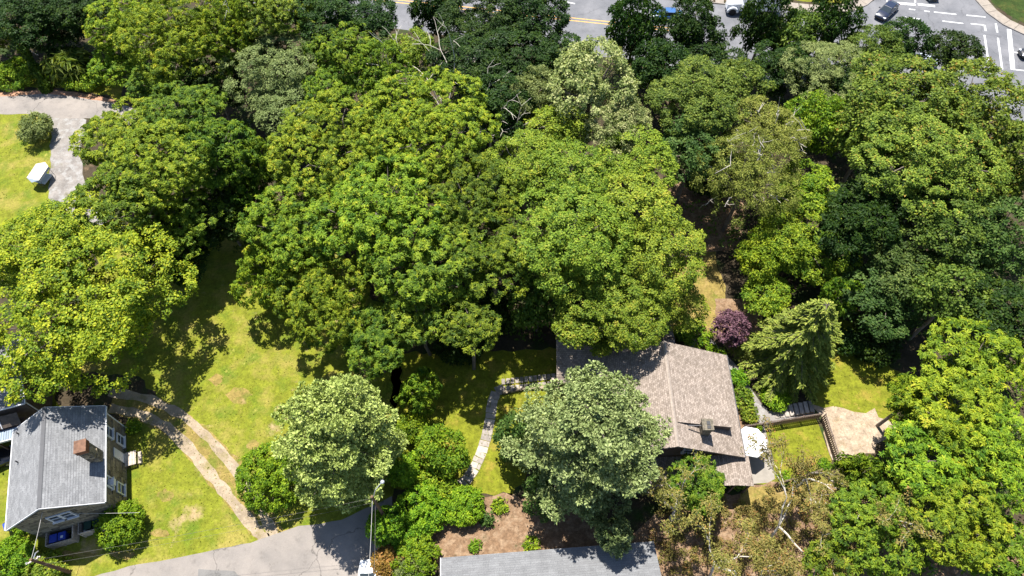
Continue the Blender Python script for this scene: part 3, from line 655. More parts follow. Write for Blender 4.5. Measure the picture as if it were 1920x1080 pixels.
# shed dormer: a raised flatter plane on the right slope, higher towards the camera
dy0, dy1, dx = -3.05, 3.1, 5.6
h0 = RH - sl_*dx
top = MB(); za = .12
roof_plane('dormer_roof', (.25, dy0, RH-.02), (.25, dy1, RH-.05), (dx, dy1, h0+.18), (dx, dy0, h0+1.05), M['shingle_brown'], mh, .27, .05, .03)
m = MB(); yy = dy0+.06
m.poly([(.4, yy, RH-sl_*.4-.05), (dx-.05, yy, h0-.05), (dx-.05, yy, h0+1.0), (.4, yy, RH-.09)])
m.poly([(dx-.06, dy0+.06, h0-.05), (dx-.06, dy1, h0-.05), (dx-.06, dy1, h0+.12), (dx-.06, dy0+.06, h0+.99)])
m.build('dormer_wall', M['brown_wood'], mh)
c0 = G(1318, 812, 5.0) - Vector((14.65, 25.4, 0)); cx, cy = c0.x, c0.y + .1
ch = MB().box(cx-.42, cy-.45, 4.4, cx+.42, cy+.45, 6.75).build('chimney', M['chimney_stone'], mh)
MB().box(cx-.5, cy-.53, 6.75, cx+.5, cy+.53, 6.95).build('cap', M['chimney_stone'], ch)
MB().box(cx-.1, cy-.05, 6.95, cx+.22, cy+.3, 7.0).build('flue', M['black_plastic'], ch); MB().box(cx-.1, cy-.4, 6.95, cx+.22, cy-.12, 7.0).build('flue', M['black_plastic'], ch)
MB().cbox((cx-.95, cy+.1, 6.36), (1.3, .08, .12)).build('flashing', M['steel_dark'], mh)
# west wing
wx0, wx1, wy0, wyr, wy1, we, wr_ = 4.4-14.65, 16.2-14.65, 2.3, 6.4, 10.6, 3.0, 4.7
m = MB(); m.box(wx0+.4, wy0+.4, -.2, wx1-.4, wy1-.4, we+.02)
for x, s in ((wx0+.4, -1), (wx1-.4, 1)): m.poly([(x, wy0+.4, we+.02), (x, wy1-.4, we+.02), (x, wyr, wr_-.2)][::s])
m.build('wing_wall', M['brown_wood'], mh)
roof_plane('wing_roof', (wx0, wyr, wr_), (wx1, wyr, wr_), (wx1, wy0, we), (wx0, wy0, we), M['shingle_brown'], mh, .27, .14, .03)
roof_plane('wing_roof', (wx0, wyr, wr_), (wx1, wyr, wr_), (wx1, wy1, we), (wx0, wy1, we), M['shingle_brown'], mh, .27, .14, .03)
ridge_caps((wx0, wyr, wr_+.03), (wx1, wyr, wr_+.03), M['shingle_brown'], mh, .4, .6)
# low porch roof at the near end
pl, pm, pr_ = G(1218, 905, 2.5).x-14.65, G(1380, 890, 3.35).x-14.65, G(1411, 890, 3.1).x-14.65
py0, py1 = G(1240, 914, 2.5).y-25.4, Y0+.35
roof_plane('porch_roof', (pm, py0, 3.2), (pm, py1, 3.2), (pl, py1, 2.45), (pl, py0, 2.45), M['shingle_brown'], mh, .27, .1, .03)
roof_plane('porch_roof', (pm, py0, 3.2), (pm, py1, 3.2), (pr_, py1, 2.9), (pr_, py0, 2.9), M['shingle_brown'], mh, .27, .1, .03)
for x, z in ((pl+.3, 2.36), (pl+3.2, 2.66), (pm, 3.05), (pr_-.2, 2.8)): MB().box(x-.08, py0+.15, -.03, x+.08, py0+.31, z).build('porch_post', M['dark_wood'], mh)
window(mh, (-2.2, Y0+.5, 1.9), (1,0,0), (0,-1,0), 1.2, 1.3); window(mh, (1.6, Y0+.5, 4.4), (1,0,0), (0,-1,0), 1.2, 1.2)

# --- garage roof along the lower edge
a, b = G(827, 1046, 3.0), G(1200, 1017, 3.0); ga = math.atan2(b.y-a.y, b.x-a.x); GL = (b-a).length + 1.2
gar = empty('garage', (a.x, a.y, 0), ga, 'pale grey shingle garage roof cut off by the lower edge under the silver-green pine', 'garage')
MB().box(.3, -7.6, -.2, GL-.3, -.3, 2.9).build('wall', M['brown_wood'], gar)
roof_plane('roof', (0, -4, 3.9), (GL, -4, 3.9), (GL, 0, 3.0), (0, 0, 3.0), M['shingle_pale'], gar, .24)
roof_plane('roof', (0, -4, 3.9), (GL, -4, 3.9), (GL, -8, 3.0), (0, -8, 3.0), M['shingle_pale'], gar, .24)
ridge_caps((0, -4, 3.92), (GL, -4, 3.92), M['shingle_pale'], gar)
MB().slab([(-.07, -4, 3.92), (-.01, -4, 3.92), (-.01, 0, 3.02), (-.07, 0, 3.02)], .16).build('fascia_board', M['trim'], gar)

# ------------------------------------------------------------------ garden structures
pt = sheet('patio', [(1392,804),(1433,797),(1446,850),(1453,898),(1440,905),(1400,908)], Z*3, M['patio'], 0, seed=60)
gp = sheet('gravel_path', [(1290,650),(1305,634),(1330,632),(1345,648),(1368,672),(1385,690),(1412,735),(1440,772),(1458,764),(1520,756),(1528,775),(1452,792),(1425,796),(1395,735),(1372,695),(1340,668),(1325,645),(1310,650),(1300,662)], Z*3, M['gravel'], .1, .4, seed=61)
stps = empty('garden_steps', G(1450, 778), 0, 'flight of pale garden steps between the conifer and the picket fence', 'steps')
o = G(1450, 778)
for k in range(8):
    p = G(1456+k*9, 776-k*1.4) - o; MB().box(p.x-.2, p.y-.5, -.02, p.x+.2, p.y+.7, .06+.05*k).build('tread', M['slab'], stps)
# picket fences
picket = MB().box(-.055,-.02,0,.055,.02,1.2)
picket.v += []
pm_ = picket.mesh('picket', M['dark_wood'])
def fence(p, q, label, cat='fence', gap=.2):
    p, q = G(*p), G(*q); d = q-p; L = d.length; f = empty('picket_fence', p, math.atan2(d.y, d.x), label, cat, 'brown picket fences round the small lawn')
    for z in (.25, .8): MB().box(0, .025, z, L, .07, z+.09).build('rail', M['dark_wood'], f)
    n = max(1, round(L/2))
    for k in range(n+1): MB().box(k*L/n-.05, .075, -.05, k*L/n+.05, .17, 1.3).build('post', M['dark_wood'], f)
    MB().box(0, .025, 1.215, L, .12, 1.26).build('cap_rail', M['brown_wood'], f)
    for k in range(int(L/gap)):
        o = bpy.data.objects.new('picket', pm_); link(o, f); o.location = (.1 + k*gap, -.005, .03); o.scale.z = .97 + .03*((k*7) % 5)/4
    return f
fence((1392,808),(1535,785), 'brown picket fence along the far side of the small lawn by the patio')
fence((1538,785),(1564,866), 'brown picket fence down the right side of the small lawn, beside pale sandy soil')
fence((1452,914),(1534,889), 'brown picket fence along the near side of the small lawn')
# parasol and table on the patio
uc = G(1409, 828, 2.3); par = empty('patio_parasol', (uc.x, uc.y, 0), .2, 'white octagonal parasol open over the patio beside the brown roof', 'parasol')
m = MB(); R8 = [(1.55*math.cos(k*math.pi/4), 1.55*math.sin(k*math.pi/4)) for k in range(8)]
for k in range(8):
    (xa, ya), (xb, yb) = R8[k], R8[(k+1) % 8]
    m.poly([(0,0,2.75),(xa,ya,2.25),(xb,yb,2.25)]); m.poly([(xa,ya,2.25),(xa,ya,2.08),(xb,yb,2.08),(xb,yb,2.25)]); m.poly([(0,0,2.72),(xb,yb,2.235),(xa,ya,2.235)])
cp = m.build('canopy', M['white_fabric'], par)
MB().lathe([(.05,2.74),(.05,2.8),(.02,2.86)], 8).build('finial', M['metal'], cp)
MB().tube([(0,0,.05),(0,0,2.7)], .03).build('pole', M['metal'], par); MB().lathe([(.3,0),(.3,.06),(.06,.1)], 14).build('base', M['steel_dark'], par)
for k in range(8): MB().tube([(0,0,2.765),(R8[k][0],R8[k][1],2.262)], .014, 4).build('seam', M['metal'], cp)
for k in range(8): MB().tube([(0,0,2.68),(R8[k][0]*.97,R8[k][1]*.97,2.21)], .012, 4).build('rib', M['metal'], par)
pt_c = G(1420, 806, .5); pot = empty('plant_pot', (pt_c.x, pt_c.y, 0), 0, 'small dark plant pot in the patio corner by the picket fence', 'plant pot')
MB().lathe([(.18,0),(.26,.42),(.28,.45),(.25,.45),(.23,.38)], 14).build('pot', M['black_plastic'], pot)
rng = np.random.default_rng(5)
me, _ = crown('plant', .4, .35, ST['bush'], 5); o = bpy.data.objects.new('foliage', me); link(o, pot); o.location = (0, 0, .75)
# flagstone path in the front garden
fp = empty('flagstone_path', G(905, 810), 0, 'curved pale flagstone path across the lawn left of the big pine', 'path')
org = G(905, 810); cl = [(948,735),(935,728),(925,740),(921,770),(916,800),(908,835),(896,868),(880,895),(862,912)]
cl = [(945,728),(930,735),(923,755),(919,785),(913,815),(903,848),(890,878),(873,902),(850,922)]
P = [G(x, y) for x, y in cl]; Q = []
for a, b in zip(P, P[1:]):
    for k in range(3): Q.append(a.lerp(b, k/3))
Q.append(P[-1]); rnd = random.Random(3)
for i in range(len(Q)-1):
    d = Q[i+1]-Q[i]; nv = Vector((-d.y, d.x, 0)).normalized()*.52
    cuts = [-1, rnd.uniform(-.4, .4), 1] if rnd.random() < .6 else [-1, 1]
    for u0, u1 in zip(cuts, cuts[1:]):
        z = .03 + rnd.uniform(0, .015); s0, s1 = .03, .97
        pts = [Q[i]+d*s0+nv*(u0+.03), Q[i]+d*s1+nv*(u0+.03), Q[i]+d*s1+nv*(u1-.03), Q[i]+d*s0+nv*(u1-.03)]
        pts = [Vector((p.x+rnd.uniform(-.04,.04), p.y+rnd.uniform(-.04,.04), z)) - org for p in pts]
        MB().slab(pts[::-1], .06).build('paving_slab', M['slab'], fp)
# terrace of stones towards the house wing
tw_ = empty('stone_terrace', G(990, 722), 0, 'shaded row of pale stone slabs from the path to the house wing', 'terrace')
o0 = G(990, 722); rnd = random.Random(8)
for k in range(14):
    for j in range(2):
        p = G(944+k*8.5, 716+j*14-k*.9) - o0; MB().cbox((p.x, p.y, .03), (.38, .62, .09+rnd.uniform(0,.05)), rnd.uniform(-.12,.12)).build('paving_slab', M['slab'], tw_)
lw = empty('low_stone_wall', G(990, 732), 0, 'low curved stone edging wall above the small green lawn left of the pine', 'wall')
o0 = G(990, 732)
for k in range(22):
    p = G(944+k*5.2, 738-6*math.sin(k/21*math.pi)-k*.3) - o0
    o = bpy.data.objects.new('stone', stone_meshes[k % 5]); link(o, lw); o.location = (p.x, p.y, .14); o.scale = (.3, .28, .36); o.rotation_euler.z = rnd.uniform(-.4, .4)
for k, (x, y) in enumerate(((1035,722),(1060,738))):
    p = G(x, y); pg = empty('gate_post', p, 0, ('weathered timber post at the shaded stone terrace', 'weathered timber post half hidden by the left side of the pine')[k], 'post')
    MB().box(-.08,-.08,-.05,.08,.08,1.5).build('shaft', M['wood'], pg); MB().box(-.11,-.11,1.5,.11,.11,1.57).build('cap', M['wood'], pg)
# cream canopy swing on the top-left lawn
tc = G(76, 325, 1.2); ten = empty('garden_canopy', (tc.x, tc.y, 0), R(-14), 'cream fabric garden canopy on the sunny lawn beside the gravel drive', 'canopy')
wx, wy = .85, 1.25
MB().poly([(-wx,-wy,1.55),(wx,-wy,1.55),(wx,wy*.7,1.75),(-wx,wy*.7,1.75)]).poly([(-wx,wy*.7,1.75),(wx,wy*.7,1.75),(-.25*wx,wy*1.25,1.5)]).build('canopy', M['cream_fabric'], ten)
MB().poly([(-wx,-wy,1.545),(-wx,wy*.7,1.745),(-wx-.1,wy*.7,1.45),(-wx-.1,-wy,1.3)]).poly([(wx,wy*.7,1.745),(wx,-wy,1.545),(wx+.05,-wy,1.3),(wx+.05,wy*.7,1.45)]).poly([(-wx,-wy,1.545),(-.1,-wy-.35,1.25),(wx,-wy,1.545)]).build('valance', M['grey_fabric'], ten)
for x, y, z in ((-wx+.05,-wy+.05,1.5),(wx-.05,-wy+.05,1.5),(-wx+.05,wy*.65,1.7),(wx-.05,wy*.65,1.7)): MB().tube([(x,y,-.02),(x,y,z)], .025).build('leg', M['steel_dark'], ten)
MB().box(-wx+.1,-wy+.3,.4,wx-.1,wy*.5,.52).build('seat', M['grey_fabric'], ten); MB().tube([(-wx+.05,-wy+.05,.46),(wx-.05,-wy+.05,.46)],.025).tube([(-wx+.05,wy*.65,.46),(wx-.05,wy*.65,.46)],.025).build('crossbar', M['steel_dark'], ten)

# --- bin stores below the stone house
def bin_(x, y, rz, mat, label, group):
    b = empty('wheelie_bin', (x, y, 0), rz, label, 'bin', group)
    m = MB(); n = 0
    for z, s in ((.08,.24),(.98,.31)):
        m.v += [(-s,-s*1.1,z),(s,-s*1.1,z),(s,s*1.1,z),(-s,s*1.1,z)]
    m.f += [(0,3,2,1),(4,5,6,7),(0,1,5,4),(1,2,6,5),(2,3,7,6),(3,0,4,7)]; m.build('body', M[mat], b, bevel=.03)
    MB().box(-.33,-.38,.985,.33,.36,1.06).build('lid', M[mat], b, bevel=.03); MB().tube([(-.25,.42,1.0),(.25,.42,1.0)], .025).tube([(-.25,.33,1.0),(-.25,.42,1.0)],.02).tube([(.25,.33,1.0),(.25,.42,1.0)],.02).build('handle', M['black_plastic'], b)
    for s in (-1, 1): MB().tube([(s*.22,.3,.12),(s*.29,.3,.12)], .12, 12).build('wheel', M['tyre'], b)
    return b
def bin_store(c, rz, wd, label):
    s = empty('bin_store', c, rz, label, 'bin store', 'timber bin stores below the stone house')
    for i, (x0, y0, x1, y1) in enumerate(((-wd/2,-.62,wd/2,-.56),(-wd/2,-.555,-wd/2+.06,.6),(wd/2-.06,-.555,wd/2,.6))):
        for k in range(4): MB().box(x0, y0, .06+k*.3, x1, y1, .06+k*.3+.285).build('board', M['wood'], s)
    for x in (-wd/2+.13, 0, wd/2-.13): MB().box(x-.04,-.67,-.04,x+.04,-.625,1.3).build('post', M['wood'], s)
    return s
c = G(125, 1010); c.z = 0
bs = bin_store(c, HA+.0, 2.3, 'weathered timber bin store holding two blue bins below the stone house')
rot = Matrix.Rotation(HA, 3, 'Z')
for k, x in enumerate((-.62, .12)):
    p = c + rot @ Vector((x, .0, 0)); bi = bin_(p.x, p.y, HA, 'blue_plastic', ('blue wheelie bin at the left end of the timber bin store', 'blue wheelie bin with a white label on its lid')[k], 'bins in the timber stores')
    if k == 1: MB().box(-.1,-.2,1.062,.12,.02,1.068).build('lid_label', M['trim'], bi)
c2 = c + rot @ Vector((2.75, .25, 0))
bin_store(c2, HA, 2.3, 'weathered timber bin store holding dark green bins beside the round bush')
for k, x in enumerate((-.45, .35)):
    p = c2 + rot @ Vector((x, .05, 0)); bin_(p.x, p.y, HA, 'green_plastic', ('dark green wheelie bin at the left of the second bin store', 'dark green wheelie bin partly behind the round bush')[k], 'bins in the timber stores')
p = c2 + rot @ Vector((-.85, -.3, 0)); bg_ = MB(); bg_.lathe([(.12,0),(.24,.12),(.27,.35),(.2,.55),(.06,.66),(.08,.74)], 12); bo = bg_.build('rubbish_bag', plain('white_bag', (.66,.68,.72), .4), None, True, loc=(p.x, p.y, .0)); tag(bo, 'tied white rubbish bag standing in the second bin store', 'bag')
p = G(20, 988, .5); bin_(p.x, p.y, HA+.3, 'blue_plastic', 'blue wheelie bin standing by the left front corner of the stone house', 'bins beside the house')
p = G(259, 992, .2); hy = empty('fire_hydrant', (p.x, p.y, 0), 0, 'small red hydrant in the shade of the round bush', 'hydrant')
MB().lathe([(.14,0),(.14,.05),(.09,.08),(.09,.42),(.12,.45),(.11,.52),(.05,.6),(.03,.64)], 12).build('barrel', M['red_plastic'], hy, True)
for s in (-1, 1): MB().tube([(s*.08,0,.34),(s*.17,0,.34)], .045, 8).build('nozzle', M['red_plastic'], hy)

# ------------------------------------------------------------------ poles and cables
def ground_pole(name, top, h, label, lean=(0, 0)):
    t = G(top[0], top[1], h); b = Vector((t.x - lean[0], t.y - lean[1], 0)); e = empty(name, b, 0, label, 'pole')
    MB().tube([(0,0,-.2), (lean[0]*.5,lean[1]*.5,h*.5), (lean[0],lean[1],h)], [.17,.145,.11], 10).build('shaft', M['pole'], e); return e, t
p1, t1 = ground_pole('utility_pole', (57, 1049), 5.8, 'brown wooden utility pole carrying cables at the lower left corner')
MB().cbox((0,0,5.4), (1.1,.1,.12), .6).build('crossarm', M['wood'], p1)
for s in (-.45, 0, .45):
    v = Matrix.Rotation(.6, 3, 'Z') @ Vector((s,0,5.46)); MB().lathe([(.03,0),(.06,.05),(.03,.1),(.05,.16),(.02,.2)], 8, v).build('insulator', M['trim'], p1)
MB().tube([(.1,.1,5.6),(.2,.5,5.75),(.2,.7,5.5)], .05).build('bracket', M['metal'], p1)
p2, t2 = ground_pole('street_lamp_pole', (697, 931), 9.0, 'wooden street lamp pole beside the pale tufted pine at the lane')
MB().tube([(0,0,8.4),(.25,.5,9.1),(.75,1.05,9.35)], .04).build('lamp_arm', M['metal'], p2)
MB().lathe([(.04,.1),(.17,.03),(.15,-.04),(.08,-.07)], 14, (.8,1.1,9.32)).build('lamp_head', M['metal'], p2)
lv = G(38,82,4.8) - G(90,170)
p3, t3 = ground_pole('ivy_pole', (38, 82), 4.8, 'leaning pole thickly clad in ivy beside the bleached road, top left', (lv.x, lv.y))
rng = np.random.default_rng(77); n = 6500
zz = rng.uniform(0, 1, n)**.9; rr = .62 - .3*zz + .12*np.sin(zz*17); th = rng.uniform(0, 6.28, n)
D = np.stack([np.cos(th), np.sin(th), np.full(n, .25)], 1); P = np.stack([np.cos(th)*rr, np.sin(th)*rr, zz*4.7+.05], 1)*np.array([1,1,1]); P[:, :2] *= rng.uniform(.6, 1.25, (n,1))
tp = zz > .9; P[tp, :2] *= 1.9; P[:, :2] += np.array([[lv.x, lv.y]])*zz[:, None]
Nn = norm(D + rng.normal(0, .4, (n, 3))); a = rng.normal(0, 1, (n, 3)) - np.array([0,0,.6]); T = norm(a - (a*Nn).sum(1, keepdims=True)*Nn)
L = rng.uniform(.2, .36, n); me = leaf_mesh('ivy', P, Nn, T, L, L*.8, .4 + rng.normal(0, .2, n) + (zz > .85)*.25, ST['ivy'][0])
link(bpy.data.objects.new('ivy', me), p3)
def cable(a, b, sag, r, mat, label, group=None):
    a, b = Vector(a), Vector(b); pts = []
    for k in range(15):
        t = k/14; p = a.lerp(b, t); p.z -= sag*4*t*(1-t); pts.append(p)
    o = MB().tube(pts, r, 5).build('cable', M[mat], None, True); tag(o, label, 'cable', group)
cable(t1+Vector((0,0,-.4)), t2+Vector((0,0,-.5)), .5, .009, 'cable_dark', 'upper dark cable strung between the utility pole and the street lamp pole')
cable(t1+Vector((.3,-.2,-1.2)), t2+Vector((0,-.1,-1.4)), .7, .008, 'cable_dark', 'lower dark cable strung between the utility pole and the street lamp pole')
cable(t1+Vector((0,0,-.1)), HC + rot @ Vector((-.3, -HLn+.1, 6.2)), .05, .02, 'cable', 'thick service cable from the utility pole to the stone house gable')
cable(t2+Vector((0,0,-.3)), G(689, 1110, 7.0), .25, .024, 'cable', 'thick white cable running from the street lamp pole towards the lower edge')
cable(t2+Vector((.15,0,-.8)), G(700, 1110, 6.4), .3, .015, 'cable_dark', 'thin dark cable beside the thick white one at the street lamp pole')
cable(t3+Vector((.1,0,-.2)), G(72, 104, 3.9), .05, .02, 'cable', 'short pale cable leaving the top of the ivy-clad pole')
cable(G(128,963,4.2), G(262,961,3.6), .1, .015, 'cable', 'thin pale line from the stone house gable window over the round bush')

# ------------------------------------------------------------------ vehicles
def loft(secs, close=True):
    m = MB(); k = len(secs[0])
    for s in secs: m.v += s
    for i in range(len(secs)-1):
        for j in range(k): m.f.append((i*k+j, i*k+(j+1) % k, (i+1)*k+(j+1) % k, (i+1)*k+j))
    m.f.append(tuple(reversed(range(k)))); m.f.append(tuple((len(secs)-1)*k+j for j in range(k))); return m
def car(pos, rz, mat, label, L=4.6, W=1.8, suv=0.0, group='vehicles at the main road junction'):
    c = empty('car', (pos.x, pos.y, .01), rz, label, 'car', group); h = L/2; w2 = W/2
    S = [(-h,.70,.38,.80),(-h+.12,.88,.26,.92),(-h+.7,.97,.2,.98+suv*.1),(-.6,1.,.2,.96),(.6,1.,.2,.95),(h-1.0,.98,.2,.92),(h-.35,.93,.22,.80),(h-.06,.80,.28,.66),(h,.62,.36,.58)]
    secs = []
    for x, f, z0, z1 in S:
        y = w2*f; secs.append([(x,-y*.86,z0),(x,-y,z0+.14),(x,-y,z1-.26),(x,-y*.93,z1-.06),(x,-y*.76,z1),(x,-y*.3,z1+.03),(x,y*.3,z1+.03),(x,y*.76,z1),(x,y*.93,z1-.06),(x,y,z1-.26),(x,y,z0+.14),(x,y*.86,z0)])
    body = loft(secs).build('body', M[mat], c, True)
    zt = 1.43 + suv*.25; b = w2*.86; t = w2*.66
    xr0, xr1, xf1, xf0 = -h+.55-suv*.2, -h+1.25-suv*.35, .35, 1.15
    cab = MB(); zb = .9
    cab.v = [(xr0,-b,zb),(xf0,-b,zb),(xf0,b,zb),(xr0,b,zb),(xr1,-t,zt),(xf1,-t,zt),(xf1,t,zt),(xr1,t,zt)]
    cab.f = [(0,3,2,1),(4,5,6,7),(0,1,5,4),(1,2,6,5),(2,3,7,6),(3,0,4,7)]
    co = cab.build('cabin', M[mat], c, bevel=.09)
    def quad(name, i, ins=.1, out=.012):
        q = [Vector(cab.v[j]) for j in cab.f[i]]; ce = sum(q, Vector())/4; n = (q[1]-q[0]).cross(q[2]-q[0]).normalized()
        MB().poly([p.lerp(ce, ins) + n*out for p in q]).build(name, M['glass'], co)
    quad('windscreen', 3, .12); quad('rear_window', 5, .16); quad('side_window', 2, .16); quad('side_window', 4, .16)
    for x in (-h+.85, h-.9):
        for s in (-1, 1):
            wh = MB().tube([(x, s*(w2-.22), .32), (x, s*(w2+.005), .32)], .33, 18).build('wheel', M['tyre'], c)
            MB().tube([(x, s*(w2-.1), .32), (x, s*(w2+.02), .32)], .2, 12).build('rim', M['rim'], wh)
    for s in (-1, 1):
        MB().cbox((h-.24, s*w2*.66, .70), (.34,.34,.13), -s*.35).build('headlight', M['lamp_glass'], c, bevel=.03)
        MB().cbox((-h+.08, s*w2*.66, .80), (.14,.36,.16)).build('tail_light', M['tail_red'], c, bevel=.03)
        MB().cbox((.72, s*(w2+.1), .98), (.14,.24,.15)).build('mirror', M[mat], c, bevel=.03)
    MB().cbox((h-.02,0,.45),(.1,W*.5,.16)).build('grille', M['black_plastic'], c); return c
def heading(a, b): d = G(*b)-G(*a); return math.atan2(d.y, d.x)
car(G(1660,26), heading((1675,8),(1647,35)), 'car_navy', 'dark navy car turning at the junction near the corner pavement', 4.7, 1.85)
car(G(1739,-13), R(-88), 'car_silver', 'silver car waiting at the stop line, cut off by the upper edge', 4.7, 1.85)
car(G(1250,34), R(176), 'car_blue', 'blue car on the main road glimpsed between roadside trees', 4.5, 1.8)
car(G(1722,120), R(172), 'car_silver', 'pale silver car half hidden behind the dark tree at the junction', 4.6, 1.8)
car(G(1938,106), R(180), 'car_black', 'black car just entering at the right edge of the junction', 4.6, 1.8)
car(G(692,1103), R(93), 'car_white', 'white car on the lane cut off by the lower edge', 4.6, 1.85, .5, 'cars by the lane')
car(G(-14,868,.3), HA+R(10), 'car_black', 'black car under the left edge beside the stone house', 4.5, 1.8, 0, 'cars by the lane')
tk = G(1392, 22); truck = empty('white_truck', (tk.x, tk.y, 0), R(177), 'white bonneted truck on the main road behind the roadside trees', 'truck')
def bx(name, x0, y0, z0, x1, y1, z1, mat='car_white', par=truck, bv=.08): return MB().box(x0,y0,z0,x1,y1,z1).build(name, M[mat], par, bevel=bv)
m = MB(); m.v = [(.6,-.85,.7),(2.7,-.7,.7),(2.7,.7,.7),(.6,.85,.7),(.6,-.85,1.9),(2.6,-.62,1.62),(2.6,.62,1.62),(.6,.85,1.9)]; m.f = [(0,3,2,1),(4,5,6,7),(0,1,5,4),(1,2,6,5),(2,3,7,6),(3,0,4,7)]; m.build('bonnet', M['car_white'], truck, bevel=.08)
m = MB(); m.v = [(-1.1,-1.05,.7),(.6,-1.05,.7),(.6,1.05,.7),(-1.1,1.05,.7),(-1.1,-.95,2.75),(.2,-.95,2.75),(.2,.95,2.75),(-1.1,.95,2.75)]; m.f = [(0,3,2,1),(4,5,6,7),(0,1,5,4),(1,2,6,5),(2,3,7,6),(3,0,4,7)]; cb_ = m.build('cab', M['car_white'], truck, bevel=.08)
MB().poly([(.43,-.88,1.98),(.43,.88,1.98),(.26,.84,2.6),(.26,-.84,2.6)]).build('windscreen', M['glass'], cb_)
bx('load_box', -5.2,-1.15,1.0,-1.25,1.15,3.0, bv=.04); bx('chassis', -5.2,-.5,.45,2.5,.5,.75,'steel_dark', bv=.02)
for x in (1.75, -3.6):
    for s in (-1, 1):
        MB().tube([(x, s*.75, .5), (x, s*1.06, .5)], .5, 18).build('wheel', M['tyre'], truck)
        if x > 0:
            pts = [(x+.72*math.cos(a), s*.9, .5+.72*math.sin(a)) for a in [k*math.pi/8 for k in range(9)]]
            MB().tube(pts, .2, 8).build('mudguard', M['car_white'], truck, True)

